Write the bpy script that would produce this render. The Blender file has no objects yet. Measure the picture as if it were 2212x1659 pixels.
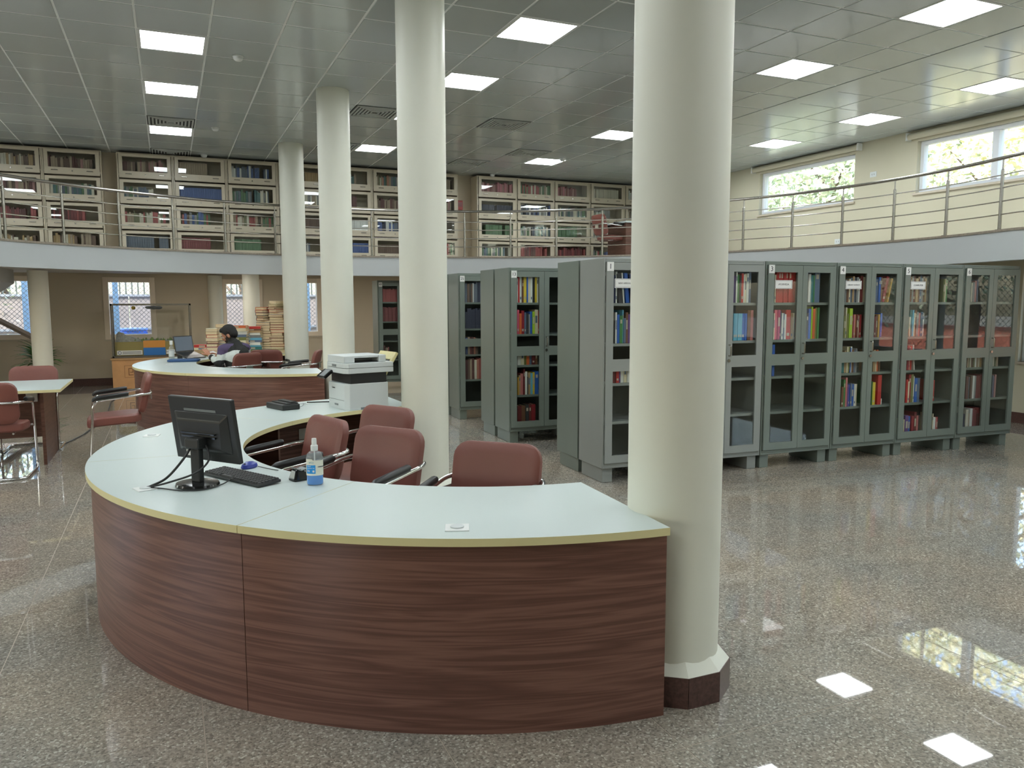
import bpy, bmesh, math, random
from mathutils import Vector, Matrix
random.seed(11)
S = bpy.context.scene
COL = S.collection
PI = math.pi
def rad(a): return a * PI / 180.0

# ------------------------------------------------------------------ camera
# world axes: X = along the bookcase wall, Y = along the row of columns, Z = up; the camera stands at the origin, 1.6 m high
YAW, PITCH, ROLL, CAMZ, FPX, IW, IH = 0.41, 0.1058, -0.0016, 1.6, 1700.0, 2212.0, 1659.0
def _rz(v): c, s = math.cos(YAW), math.sin(YAW); return Vector((v[0]*c + v[1]*s, -v[0]*s + v[1]*c, v[2]))
_r0, _u0, _f0 = Vector((1,0,0)), Vector((0, math.sin(PITCH), math.cos(PITCH))), Vector((0, math.cos(PITCH), -math.sin(PITCH)))
CR = _rz(_r0*math.cos(ROLL) + _u0*math.sin(ROLL)); CU = _rz(_u0*math.cos(ROLL) - _r0*math.sin(ROLL)); CF = _rz(_f0)
cam = bpy.data.cameras.new('camera'); camo = bpy.data.objects.new('camera', cam); COL.objects.link(camo)
cam.sensor_fit = 'HORIZONTAL'; cam.sensor_width = 36.0; cam.lens = FPX/IW*36.0; cam.clip_start = 0.05; cam.clip_end = 300
camo.matrix_world = Matrix(((CR.x, CU.x, -CF.x, 0), (CR.y, CU.y, -CF.y, 0), (CR.z, CU.z, -CF.z, CAMZ), (0,0,0,1)))
S.camera = camo
def in_view(p, m=60):
    d = Vector(p) - Vector((0,0,CAMZ)); w = d.dot(CF)
    if w < 0.3: return None
    x, y = IW/2 + FPX*d.dot(CR)/w, IH/2 - FPX*d.dot(CU)/w
    return w if (-m < x < IW+m and -m < y < IH+m) else None
def W(X, Y):   # camera-heading metres (right, ahead) -> building axes
    v = _rz((X, Y, 0)); return (v.x, v.y)

# ------------------------------------------------------------------ light
wd = bpy.data.worlds.new('sky'); S.world = wd; wd.use_nodes = True
nt = wd.node_tree; bg = nt.nodes['Background']
sky = nt.nodes.new('ShaderNodeTexSky'); sky.sky_type = 'NISHITA'; sky.sun_disc = False
sky.sun_elevation = rad(48); sky.sun_rotation = rad(215); sky.air_density = 1.3; sky.dust_density = 3.0; sky.altitude = 200
nt.links.new(sky.outputs[0], bg.inputs[0]); bg.inputs[1].default_value = 0.75
sun = bpy.data.lights.new('sun', 'SUN'); sun.energy = 2.8; sun.angle = rad(2); sun.color = (1, .94, .84)
suno = bpy.data.objects.new('sun', sun); COL.objects.link(suno)
suno.rotation_euler = Vector((0.80, 0.06, -0.62)).to_track_quat('-Z', 'Y').to_euler()
PANEL_EMIT = 13.0
vs = S.view_settings; vs.view_transform = 'Standard'; vs.look = 'None'; vs.gamma = 1.0; vs.use_curve_mapping = False
vs.exposure = 0.84

cy = getattr(S, 'cycles', None)
if cy:
    cy.max_bounces = 8; cy.diffuse_bounces = 5; cy.glossy_bounces = 4; cy.transparent_max_bounces = 14; cy.caustics_reflective = False; cy.caustics_refractive = False

# ------------------------------------------------------------------ helpers
def lin(c):
    c = c/255.0
    return c/12.92 if c <= 0.04045 else ((c+0.055)/1.055)**2.4
def rgb(r, g, b): return (lin(r), lin(g), lin(b), 1.0)
MATS = {}
def mat(name, col, rough=0.5, metal=0.0, spec=0.5, noise=None, bump=None, coat=0.0, emit=None):
    """noise=(scale, amount): value variation; bump=(scale, strength)"""
    if name in MATS: return MATS[name]
    m = bpy.data.materials.new(name); m.use_nodes = True; t = m.node_tree; b = t.nodes['Principled BSDF']
    b.inputs['Base Color'].default_value = col; b.inputs['Roughness'].default_value = rough; b.inputs['Metallic'].default_value = metal
    b.inputs['Specular IOR Level'].default_value = spec; b.inputs['Coat Weight'].default_value = coat
    if emit:
        b.inputs['Emission Color'].default_value = emit[0]; b.inputs['Emission Strength'].default_value = emit[1]
    if noise or bump:
        g = t.nodes.new('ShaderNodeNewGeometry')
    if noise:
        n = t.nodes.new('ShaderNodeTexNoise'); n.inputs['Scale'].default_value = noise[0]; n.inputs['Detail'].default_value = 5
        t.links.new(g.outputs['Position'], n.inputs['Vector'])
        r = t.nodes.new('ShaderNodeMapRange'); r.inputs[1].default_value = 0.3; r.inputs[2].default_value = 0.7
        r.inputs[3].default_value = 1-noise[1]; r.inputs[4].default_value = 1+noise[1]
        t.links.new(n.outputs['Fac'], r.inputs[0])
        mx = t.nodes.new('ShaderNodeMix'); mx.data_type = 'RGBA'; mx.blend_type = 'MULTIPLY'; mx.inputs[0].default_value = 1
        mx.inputs[6].default_value = col; t.links.new(r.outputs[0], mx.inputs[7]); t.links.new(mx.outputs[2], b.inputs['Base Color'])
    if bump:
        n2 = t.nodes.new('ShaderNodeTexNoise'); n2.inputs['Scale'].default_value = bump[0]; n2.inputs['Detail'].default_value = 4
        t.links.new(g.outputs['Position'], n2.inputs['Vector'])
        bp = t.nodes.new('ShaderNodeBump'); bp.inputs['Strength'].default_value = bump[1]; bp.inputs['Distance'].default_value = 0.01
        t.links.new(n2.outputs['Fac'], bp.inputs['Height']); t.links.new(bp.outputs[0], b.inputs['Normal'])
    MATS[name] = m
    return m
def glass_mat(name, tint, ior=1.45, rough=0.0, haze=0.0):
    if name in MATS: return MATS[name]
    m = bpy.data.materials.new(name); m.use_nodes = True; t = m.node_tree; t.nodes.remove(t.nodes['Principled BSDF'])
    o = t.nodes['Material Output']; f = t.nodes.new('ShaderNodeFresnel')
    g = t.nodes.new('ShaderNodeNewGeometry'); ma = t.nodes.new('ShaderNodeMath'); ma.operation = 'MULTIPLY_ADD'   # thin sheet: same reflectance from both sides
    ma.inputs[1].default_value = 1/ior-ior; ma.inputs[2].default_value = ior; t.links.new(g.outputs['Backfacing'], ma.inputs[0]); t.links.new(ma.outputs[0], f.inputs[0])
    tr = t.nodes.new('ShaderNodeBsdfTransparent'); tr.inputs[0].default_value = tint
    gl = t.nodes.new('ShaderNodeBsdfGlossy'); gl.inputs['Roughness'].default_value = rough
    mx = t.nodes.new('ShaderNodeMixShader'); t.links.new(f.outputs[0], mx.inputs[0]); t.links.new(tr.outputs[0], mx.inputs[1]); t.links.new(gl.outputs[0], mx.inputs[2])
    out = mx.outputs[0]
    if haze:
        df = t.nodes.new('ShaderNodeBsdfDiffuse'); df.inputs[0].default_value = (.8,.84,.86,1); m2 = t.nodes.new('ShaderNodeMixShader'); m2.inputs[0].default_value = haze
        t.links.new(out, m2.inputs[1]); t.links.new(df.outputs[0], m2.inputs[2]); out = m2.outputs[0]
    t.links.new(out, o.inputs[0]); MATS[name] = m
    return m

class MB:
    def __init__(s): s.v = []; s.f = []; s.m = []; s.uv = {}
    def add(s, vs, fs, mi=0, M=None):
        o = len(s.v)
        s.v += [tuple(M @ Vector(p)) for p in vs] if M is not None else [tuple(p) for p in vs]
        for f in fs: s.f.append(tuple(i+o for i in f)); s.m.append(mi)
        return s
    def box(s, x0, x1, y0, y1, z0, z1, mi=0, M=None):
        return s.add([(x0,y0,z0),(x1,y0,z0),(x1,y1,z0),(x0,y1,z0),(x0,y0,z1),(x1,y0,z1),(x1,y1,z1),(x0,y1,z1)],
                     [(0,3,2,1),(4,5,6,7),(0,1,5,4),(1,2,6,5),(2,3,7,6),(3,0,4,7)], mi, M)
    def prism(s, poly, z0, z1, mi=0, M=None):
        n = len(poly)
        return s.add([(x,y,z0) for x,y in poly]+[(x,y,z1) for x,y in poly],
                     [tuple(range(n-1,-1,-1)), tuple(range(n,2*n))]+[(i,(i+1)%n,n+(i+1)%n,n+i) for i in range(n)], mi, M)
    def tube(s, pts, r, n=8, mi=0, closed=False, M=None, caps=True):
        P = [Vector(p) for p in pts]; k = len(P); rs = r if isinstance(r, (list, tuple)) else [r]*k
        T = []
        for i in range(k):
            a = P[i-1] if (closed or i > 0) else P[i]; b = P[(i+1) % k] if (closed or i < k-1) else P[i]
            d = (b-a); T.append(d.normalized() if d.length > 1e-9 else Vector((0,0,1)))
        ref = Vector((0,0,1)) if abs(T[0].z) < 0.9 else Vector((1,0,0))
        N = (ref - T[0]*ref.dot(T[0])).normalized(); vs = []
        for i in range(k):
            N = (N - T[i]*N.dot(T[i])).normalized(); B = T[i].cross(N)
            for j in range(n):
                a = 2*PI*j/n; vs.append(P[i] + (N*math.cos(a) + B*math.sin(a))*rs[i])
        fs = []
        for i in range(k if closed else k-1):
            i2 = (i+1) % k
            for j in range(n): fs.append((i*n+j, i*n+(j+1) % n, i2*n+(j+1) % n, i2*n+j))
        if not closed and caps: fs += [tuple(range(n-1,-1,-1)), tuple(range((k-1)*n, k*n))]
        return s.add(vs, fs, mi, M)
    def lathe(s, prof, n=24, mi=0, c=(0,0,0), M=None, sx=1.0, sy=1.0):
        vs = []; fs = []; k = len(prof)
        for r, z in prof:
            for j in range(n): a = 2*PI*j/n; vs.append((c[0]+sx*r*math.cos(a), c[1]+sy*r*math.sin(a), c[2]+z))
        for i in range(k-1):
            for j in range(n): fs.append((i*n+j, i*n+(j+1) % n, (i+1)*n+(j+1) % n, (i+1)*n+j))
        fs += [tuple(range(n-1,-1,-1)), tuple(range((k-1)*n, k*n))]
        return s.add(vs, fs, mi, M)
    def arc(s, cx, cy, r0, r1, a0, a1, z0, z1, n=16, mi=0, medge=None):
        """ring segment block; medge = material of the vertical faces; uv on the outer face = (arc length, z)"""
        vs = []
        for i in range(n+1):
            a = rad(a0+(a1-a0)*i/n); c, t = math.cos(a), math.sin(a)
            vs += [(cx+r0*c, cy+r0*t, z0), (cx+r1*c, cy+r1*t, z0), (cx+r1*c, cy+r1*t, z1), (cx+r0*c, cy+r0*t, z1)]
        e = mi if medge is None else medge; o = len(s.v); s.v += vs
        def q(f, m, uv=None):
            if uv: s.uv[len(s.f)] = uv
            s.f.append(tuple(x+o for x in f)); s.m.append(m)
        for i in range(n):
            A = i*4; B = A+4
            u0, u1 = rad(a0+(a1-a0)*i/n)*r1, rad(a0+(a1-a0)*(i+1)/n)*r1
            q((A+3, A+2, B+2, B+3), mi); q((A, B, B+1, A+1), mi)
            q((A+1, B+1, B+2, A+2), e, ((u0,z0),(u1,z0),(u1,z1),(u0,z1))); q((A, A+3, B+3, B), e, ((u0,z0),(u0,z1),(u1,z1),(u1,z0)))
        q((0,1,2,3), e); k = n*4; q((k,k+3,k+2,k+1), e)
        return s
    def mesh(s, name, mats, smooth=False, recalc=True):
        me = bpy.data.meshes.new(name); me.from_pydata(s.v, [], s.f)
        for m in mats if isinstance(mats, (list, tuple)) else [mats]: me.materials.append(m)
        me.polygons.foreach_set('material_index', s.m)
        if s.uv:
            l = me.uv_layers.new(name='UVMap')
            for fi, uvs in s.uv.items():
                for li, uv in zip(me.polygons[fi].loop_indices, uvs): l.data[li].uv = uv
        if recalc:
            b = bmesh.new(); b.from_mesh(me); bmesh.ops.recalc_face_normals(b, faces=b.faces); b.to_mesh(me); b.free()
        if smooth:
            me.polygons.foreach_set('use_smooth', [True]*len(me.polygons)); me.set_sharp_from_angle(angle=rad(38))
        me.update()
        return me
    def build(s, name, mats, parent=None, smooth=False, bevel=0.0, recalc=True):
        o = bpy.data.objects.new(name, s.mesh(name, mats, smooth, recalc)); COL.objects.link(o)
        if parent is not None: o.parent = parent
        if bevel:
            md = o.modifiers.new('bevel', 'BEVEL'); md.width = bevel; md.segments = 2; md.limit_method = 'ANGLE'
        return o
def inst(me, name, parent=None, loc=(0,0,0), rot=(0,0,0), scale=(1,1,1)):
    o = bpy.data.objects.new(name, me); COL.objects.link(o); o.location = loc; o.rotation_euler = rot; o.scale = scale
    if parent is not None: o.parent = parent
    return o
def tag(o, label=None, cat=None, group=None, kind=None):
    if label: o['label'] = label
    if cat: o['category'] = cat
    if group: o['group'] = group
    if kind: o['kind'] = kind
    return o
def thing(name, label, cat, loc=(0,0,0), rz=0.0, group=None):
    o = bpy.data.objects.new(name, None); COL.objects.link(o); o.empty_display_size = 0.1
    o.location = loc; o.rotation_euler = (0,0,rz)
    return tag(o, label, cat, group)
def struct(name, loc=(0,0,0)):
    o = bpy.data.objects.new(name, None); COL.objects.link(o); o.location = loc; o['kind'] = 'structure'; return o
def copy_tree(o, parent=None):
    c = o.copy(); COL.objects.link(c); c.parent = parent
    for ch in o.children: copy_tree(ch, c)
    return c
def dup(o, loc, rz, label, group=None):
    c = copy_tree(o); c.location = loc; c.rotation_euler = (0,0,rz); c['label'] = label
    if group: c['group'] = group
    return c
def fillet(pts, r, n=5, closed=False):
    P = [Vector(p) for p in pts]; out = []; k = len(P)
    for i in range(k):
        if not closed and i in (0, k-1): out.append(P[i]); continue
        a, b, c = P[i-1], P[i], P[(i+1) % k]
        d1, d2 = (a-b), (c-b); rr = min(r, d1.length*0.45, d2.length*0.45)
        p1, p2 = b+d1.normalized()*rr, b+d2.normalized()*rr
        for j in range(n+1):
            t = j/n; out.append(p1*(1-t)**2 + b*2*t*(1-t) + p2*t*t)
    return out
def rounded(w, h, r, n=4):
    pts = []
    for cx, cy, a0 in ((w/2-r, h/2-r, 0), (-w/2+r, h/2-r, 90), (-w/2+r, -h/2+r, 180), (w/2-r, -h/2+r, 270)):
        for j in range(n+1): a = rad(a0+90*j/n); pts.append((cx+r*math.cos(a), cy+r*math.sin(a)))
    return pts
def pad(w, h, t, r, bend=0.0, bend2=0.0, n=5):
    """upholstered cushion: width x, height z, thickness y, corners r; bend curves it across its width"""
    o = rounded(w, h, r, n); k = len(o); mb = MB(); vs = []; fs = []
    lay = [(0.0,-t/2),(0.35,-t/2),(0.7,-t/2),(0.93,-t*0.46),(0.985,-t*0.32),(1.0,0),(0.985,t*0.32),(0.93,t*0.46),(0.7,t/2),(0.35,t/2),(0.0,t/2)]
    for s, y in lay:
        for px, pz in o: vs.append((px*s, y, pz*s))
    vs = [(x, y + bend*(x/(w/2))**2 + bend2*(z/(h/2))**2, z) for x, y, z in vs]
    for i in range(len(lay)-1):
        for j in range(k): fs.append((i*k+j, i*k+(j+1) % k, (i+1)*k+(j+1) % k, (i+1)*k+j))
    mb.add(vs, fs)
    return mb
def weld(o, d=1e-5):
    b = bmesh.new(); b.from_mesh(o.data); bmesh.ops.remove_doubles(b, verts=b.verts, dist=d); bmesh.ops.recalc_face_normals(b, faces=b.faces); b.to_mesh(o.data); b.free()
    return o
def text(body, size, m, parent, loc, rot=(0,0,0), name='lettering', ext=0.0004, align='CENTER'):
    cu = bpy.data.curves.new(name, 'FONT'); cu.body = body; cu.size = size; cu.extrude = ext; cu.align_x = align; cu.align_y = 'CENTER'
    cu.materials.append(m); cu.resolution_u = 3
    tmp = bpy.data.objects.new(name, cu); COL.objects.link(tmp)
    me = bpy.data.meshes.new_from_object(tmp.evaluated_get(bpy.context.evaluated_depsgraph_get())); bpy.data.objects.remove(tmp); bpy.data.curves.remove(cu)
    if not me.materials: me.materials.append(m)
    return inst(me, name, parent, loc, rot)

# ------------------------------------------------------------------ materials
def floor_mat():
    m = bpy.data.materials.new('terrazzo'); m.use_nodes = True; t = m.node_tree; b = t.nodes['Principled BSDF']; L = t.links.new; N = t.nodes.new
    g = N('ShaderNodeNewGeometry')
    v = N('ShaderNodeTexVoronoi'); v.inputs['Scale'].default_value = 130; L(g.outputs['Position'], v.inputs['Vector'])
    r = N('ShaderNodeValToRGB'); e = r.color_ramp.elements
    e[0].position = 0.0; e[0].color = rgb(132,124,115); e[1].position = 1.0; e[1].color = rgb(228,221,208)
    for p, c in ((0.25, rgb(160,151,141)), (0.55, rgb(174,165,154)), (0.85, rgb(188,179,167))):
        k = e.new(p); k.color = c
    sp = N('ShaderNodeSeparateColor'); L(v.outputs['Color'], sp.inputs[0]); L(sp.outputs[0], r.inputs[0])
    n = N('ShaderNodeTexNoise'); n.inputs['Scale'].default_value = 1.1; n.inputs['Detail'].default_value = 6; L(g.outputs['Position'], n.inputs['Vector'])
    r2 = N('ShaderNodeValToRGB'); f = r2.color_ramp.elements; f[0].position = 0.35; f[0].color = (0.64,0.67,0.67,1); f[1].position = 0.68; f[1].color = (0.82,0.77,0.69,1)
    L(n.outputs['Fac'], r2.inputs[0])
    mx = N('ShaderNodeMix'); mx.data_type = 'RGBA'; mx.blend_type = 'MULTIPLY'; mx.inputs[0].default_value = 1; L(r.outputs[0], mx.inputs[6]); L(r2.outputs[0], mx.inputs[7])
    L(mx.outputs[2], b.inputs['Base Color'])
    n3 = N('ShaderNodeTexNoise'); n3.inputs['Scale'].default_value = 3.0; n3.inputs['Detail'].default_value = 3; L(g.outputs['Position'], n3.inputs['Vector'])
    mr = N('ShaderNodeMapRange'); mr.inputs[3].default_value = 0.012; mr.inputs[4].default_value = 0.035; L(n3.outputs['Fac'], mr.inputs[0]); L(mr.outputs[0], b.inputs['Roughness'])
    b.inputs['Specular IOR Level'].default_value = 0.8
    return m
def wood_mat(name, c0, c1, c2, scale=(1.1, 16.0), uv=True, rough=0.35):
    m = bpy.data.materials.new(name); m.use_nodes = True; t = m.node_tree; b = t.nodes['Principled BSDF']; L = t.links.new; N = t.nodes.new
    if uv:
        src = N('ShaderNodeTexCoord').outputs['UV']
        mp = N('ShaderNodeMapping'); mp.inputs['Scale'].default_value = (scale[0], scale[1], 1)
    else:
        src = N('ShaderNodeTexCoord').outputs['Object']
        mp = N('ShaderNodeMapping'); mp.inputs['Scale'].default_value = (scale[0], scale[0], scale[1])
    L(src, mp.inputs['Vector'])
    n = N('ShaderNodeTexNoise'); n.inputs['Scale'].default_value = 1.0; n.inputs['Detail'].default_value = 3; n.inputs['Distortion'].default_value = 0.6
    L(mp.outputs[0], n.inputs['Vector'])
    ml = N('ShaderNodeMath'); ml.operation = 'MULTIPLY'; ml.inputs[1].default_value = 9.0; L(n.outputs['Fac'], ml.inputs[0])
    fr = N('ShaderNodeMath'); fr.operation = 'PINGPONG'; fr.inputs[1].default_value = 1.0; L(ml.outputs[0], fr.inputs[0])
    mp2 = N('ShaderNodeMapping'); mp2.inputs['Scale'].default_value = (scale[0]*5, scale[1]*14, 1) if uv else (scale[0]*5, scale[0]*5, scale[1]*14)
    L(src, mp2.inputs['Vector'])
    n2 = N('ShaderNodeTexNoise'); n2.inputs['Scale'].default_value = 1.0; n2.inputs['Detail'].default_value = 5; L(mp2.outputs[0], n2.inputs['Vector'])
    ad = N('ShaderNodeMath'); ad.operation = 'MULTIPLY_ADD'; ad.inputs[1].default_value = 0.55; L(fr.outputs[0], ad.inputs[0])
    h = N('ShaderNodeMath'); h.operation = 'MULTIPLY'; h.inputs[1].default_value = 0.5; L(n2.outputs['Fac'], h.inputs[0]); L(h.outputs[0], ad.inputs[2])
    r = N('ShaderNodeValToRGB'); e = r.color_ramp.elements; e[0].position = 0.12; e[0].color = c0; e[1].position = 0.8; e[1].color = c2
    k = e.new(0.45); k.color = c1
    L(ad.outputs[0], r.inputs[0]); L(r.outputs[0], b.inputs['Base Color'])
    b.inputs['Roughness'].default_value = rough; b.inputs['Specular IOR Level'].default_value = 0.4
    MATS[name] = m
    return m
M_FLOOR = floor_mat()
M_JOINT = mat('floor_joint', rgb(176,162,146), 0.6)
M_CEIL = mat('ceiling_metal', rgb(182,190,189), 0.15, 0.0, 0.95, noise=(0.6, 0.04))
M_CEILGRID = mat('ceiling_grid', rgb(236,240,238), 0.4)
M_WALL = mat('cream_wall', rgb(196,191,168), 0.7, noise=(1.5, 0.03))
M_WALLB = mat('beige_wall', rgb(204,192,170), 0.7, noise=(1.2, 0.03))
M_COLUMN = mat('column_paint', rgb(228,228,214), 0.45, noise=(1.0, 0.03))
M_FASCIA = mat('fascia_white', rgb(197,200,201), 0.55)
M_SOFFIT = mat('soffit', rgb(202,198,192), 0.7)
M_GRANITE = mat('red_granite', rgb(84,58,52), 0.3, noise=(70, 0.35))
M_STEEL = mat('stainless', rgb(168,164,156), 0.24, 1.0)
M_CHROME = mat('chrome', rgb(226,226,226), 0.07, 1.0)
M_WOOD = wood_mat('walnut_laminate', rgb(92,62,53), rgb(111,76,65), rgb(130,93,80), scale=(0.8, 22.0))
M_WOODO = wood_mat('walnut_panel', rgb(82,55,46), rgb(96,66,54), rgb(110,77,64), scale=(1.1, 16), uv=False)
M_TOP = mat('white_laminate', rgb(198,209,206), 0.32, 0, 0.5)
M_EDGE = mat('cream_edge', rgb(226,216,164), 0.45)
M_WHITE = mat('white_plastic', rgb(226,228,226), 0.4)
M_OFFW = mat('offwhite_plastic', rgb(206,212,212), 0.4)
M_BLACK = mat('black_plastic', rgb(32,33,33), 0.38)
M_BLACKG = mat('black_gloss', rgb(22,22,23), 0.16)
M_GREYP = mat('grey_plastic', rgb(120,126,128), 0.4)
M_VINYL = mat('maroon_vinyl', rgb(124,74,65), 0.42, bump=(60, 0.06))
M_GREEN = mat('greygreen_steel', rgb(120,129,121), 0.28, 0, 0.5, noise=(1.4, 0.05))
M_GREYC = mat('grey_steel', rgb(148,152,147), 0.28, 0, 0.5, noise=(1.4, 0.04))
M_INSIDE = mat('cabinet_inside', rgb(108,112,102), 0.6)
M_CREAM = mat('cream_steel', rgb(206,196,174), 0.35, noise=(1.2, 0.03))
M_CREAMIN = mat('cream_inside', rgb(176,166,144), 0.6)
M_DARKIN = mat('dark_gap', rgb(40,38,34), 0.7)
M_PAPER = mat('paper', rgb(232,232,228), 0.7)
M_INK = mat('ink', rgb(24,24,30), 0.7)
M_BLUEINK = mat('blue_ink', rgb(40,60,120), 0.7)
M_GLASS = glass_mat('cabinet_glass', (0.965,0.98,0.975,1), 1.42)
M_WGLASS = glass_mat('window_glass', (0.96,0.98,0.98,1), 1.4)
M_ALU = mat('white_frame', rgb(222,226,230), 0.35)
M_ALUB = mat('beige_frame', rgb(240,226,206), 0.45)
# ================================================================== STRUCTURE
U0, U1, V0, V1, ZC = -6.5, 10.1, -6.0, 16.8, 4.06
# ---- floor: polished slabs 0.79 m square with thin joints
floor = struct('floor'); FP = 0.79
MB().box(U0, U1, V0, V1, -0.12, -0.0012).build('floor_bed', M_JOINT, floor)
cells = []
k0, k1 = math.ceil((U0-2.425)/FP)-1, math.floor((U1-2.425)/FP)+1
l0, l1 = math.ceil((V0-2.21)/FP)-1, math.floor((V1-2.21)/FP)+1
for i in range(k0, k1):
    for j in range(l0, l1):
        x, y = 2.425+i*FP, 2.21+j*FP; cells.append((max(x,U0), min(x+FP,U1), max(y,V0), min(y+FP,V1)))
def is_full(c, p): return c[1]-c[0] > p-0.01 and c[3]-c[2] > p-0.01
vis = []
for c in cells:
    d = [in_view((x, y, 0)) for x in c[:2] for y in c[2:]]+[in_view(((c[0]+c[1])/2, (c[2]+c[3])/2, 0))]
    d = [q for q in d if q]
    if d and is_full(c, FP): vis.append((min(d), c))
vis.sort(key=lambda a: a[0]); near = [c for _, c in vis[:300]]; nset = set(near)
ft = MB().box(0.0022, FP-0.0022, 0.0022, FP-0.0022, -0.02, 0.0).mesh('floor_slab', M_FLOOR)
for c in near: inst(ft, 'floor_slab', floor, (c[0], c[2], 0))
fb = MB()
for c in cells:
    if c not in nset: fb.box(c[0]+.0015, c[1]-.0015, c[2]+.0015, c[3]-.0015, -0.02, 0.0)
tag(fb.build('floor_slab_field', M_FLOOR, floor), kind='stuff')

# ---- ceiling: metal tiles in three bays, one plain strip
ceiling = struct('ceiling'); T = 0.6107
MB().box(U0-.2, U1+.25, V0-.2, V1+.2, ZC+0.012, ZC+0.3).build('ceiling_backing', M_CEILGRID, ceiling)
MB().box(U0, 7.172, V0, 14.95, ZC-0.004, ZC+0.012).build('ceiling_grid', M_CEILGRID, ceiling)
MB().box(7.172, 7.38, V0, 14.95, ZC-0.012, ZC+0.011).build('ceiling_strip', M_CEIL, ceiling)
LIGHTS = {}; DIFF = set()
for z, i, js in ((0, 0, (-9,-6,-3,0,3,7)), (1, 2, (-15,-12,-9,-6,-3,0,3,6,10)), (1, 7, (-15,-12,-9,-6,-3,0,3,6,10)), (2, 2, (-15,-12,-9,-6,-3,0,3,6,9)), (0, -5, (-15,-12,-9,-6,-3,0,3,7))):
    for j in js: LIGHTS[(z, i, j)] = None
ZONES = [(-0.158+3*T-14*T, 14, 8.148), (1.674, 9, 6.49), (7.38, 4, 6.077)]
# zone index, tile column (from the zone's own origin column), row
def cell_of(z, i, j):
    u = {0: -0.158, 1: 1.674, 2: 7.38}[z] + i*T; v = ZONES[z][2] + j*T
    return u, v
for du, dv in ((2.546,10.305),(4.398,10.413),(5.638,12.294),(0.121,11.843),(0.124,14.3),(2.292,13.193),(4.796,13.512)):
    z = 0 if du < 1.674 else (1 if du < 7.17 else 2)
    DIFF.add((z, math.floor((du-{0:-0.158,1:1.674,2:7.38}[z])/T), math.floor((dv-ZONES[z][2])/T)))
tiles = []
for z, (ia, ib) in enumerate(((-11, 3), (0, 9), (0, 5))):
    for i in range(ia, ib):
        for j in range(-24, 16):
            u, v = cell_of(z, i, j)
            if z == 2: c = (u, min(u+T, U1), v, min(v+T, 14.95))
            else: c = (max(u,U0), u+T, max(v,V0), min(v+T, 14.95))
            if c[1]-c[0] < 0.03 or c[3]-c[2] < 0.03 or (z, i, j) in LIGHTS or (z, i, j) in DIFF: continue
            tiles.append(c)
vis = []
for c in tiles:
    d = in_view(((c[0]+c[1])/2, (c[2]+c[3])/2, ZC), 40)
    if d and is_full(c, T): vis.append((d, c))
vis.sort(key=lambda a: a[0]); near = [c for _, c in vis[:300]]; nset = set(near)
def tile_mb(mb, x0, x1, y0, y1, g=0.003):
    b = 0.006
    mb.add([(x0+g,y0+g,ZC+.01),(x1-g,y0+g,ZC+.01),(x1-g,y1-g,ZC+.01),(x0+g,y1-g,ZC+.01),
            (x0+g,y0+g,ZC-.002),(x1-g,y0+g,ZC-.002),(x1-g,y1-g,ZC-.002),(x0+g,y1-g,ZC-.002),
            (x0+g+b,y0+g+b,ZC-.008),(x1-g-b,y0+g+b,ZC-.008),(x1-g-b,y1-g-b,ZC-.008),(x0+g+b,y1-g-b,ZC-.008)],
           [(0,1,2,3),(0,4,5,1),(1,5,6,2),(2,6,7,3),(3,7,4,0),(4,8,9,5),(5,9,10,6),(6,10,11,7),(7,11,8,4),(8,11,10,9)])
    return mb
ct = tile_mb(MB(), 0, T, 0, T).mesh('ceiling_tile', M_CEIL); ct2 = tile_mb(MB(), 0, T, 0, T, 0.008).mesh('ceiling_tile', M_CEIL)
for c in near:
    o = inst(ct if c[0] > 7.2 else ct2, 'ceiling_tile', ceiling, (c[0], c[2], 0))
    o.rotation_euler = (0, 0, 0)
fb = MB()
for c in tiles:
    if c not in nset: tile_mb(fb, c[0], c[1], c[2], c[3])
tag(fb.build('ceiling_tile_field', M_CEIL, ceiling), kind='stuff')

# ---- walls
def wall(name, axis, pos, thick, a0, a1, z0, z1, holes, m):
    """axis 'x': wall plane x = pos, running along y; axis 'y': plane y = pos, running along x; holes (a0,a1,z0,z1)"""
    mb = MB(); zs = sorted({z0, z1, *[h[2] for h in holes], *[h[3] for h in holes]})
    for za, zb in zip(zs[:-1], zs[1:]):
        cut = sorted((h[0], h[1]) for h in holes if h[2] <= za+1e-6 and h[3] >= zb-1e-6); p = a0
        for c in cut+[(a1, a1)]:
            if c[0]-p > 1e-6:
                if axis == 'x': mb.box(min(pos,pos+thick), max(pos,pos+thick), p, c[0], za, zb)
                else: mb.box(p, c[0], min(pos,pos+thick), max(pos,pos+thick), za, zb)
            p = c[1]
    return tag(mb.build(name, m), kind='structure')
UPW = [(9.56, 11.77, 3.16, 3.91), (5.9, 8.42, 3.15, 3.89), (1.9, 4.6, 3.15, 3.89), (-2.4, 0.4, 3.15, 3.89)]
LOW = [(5.2, 6.74, 0.80, 2.0), (1.8, 4.3, 0.80, 2.0), (-2.2, 0.4, 0.80, 2.0)]
BACK = [(-5.3, -4.3, 0.9, 2.06), (-3.2, -2.2, 0.9, 2.06), (-1.12, -0.22, 0.87, 2.05), (0.98, 1.77, 0.87, 2.03), (2.2, 2.95, 0.87, 2.06)]
wall('wall_right', 'x', U1, 0.22, V0, V1+.22, 0, ZC+.01, UPW+LOW, M_WALL)
wall('wall_back', 'y', V1, 0.22, U0, U1, 0, 2.3, BACK, M_WALLB)
wall('wall_upper_back', 'y', 14.95, 0.15, U0, U1, 2.3, ZC+.01, [], M_WALLB)
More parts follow.
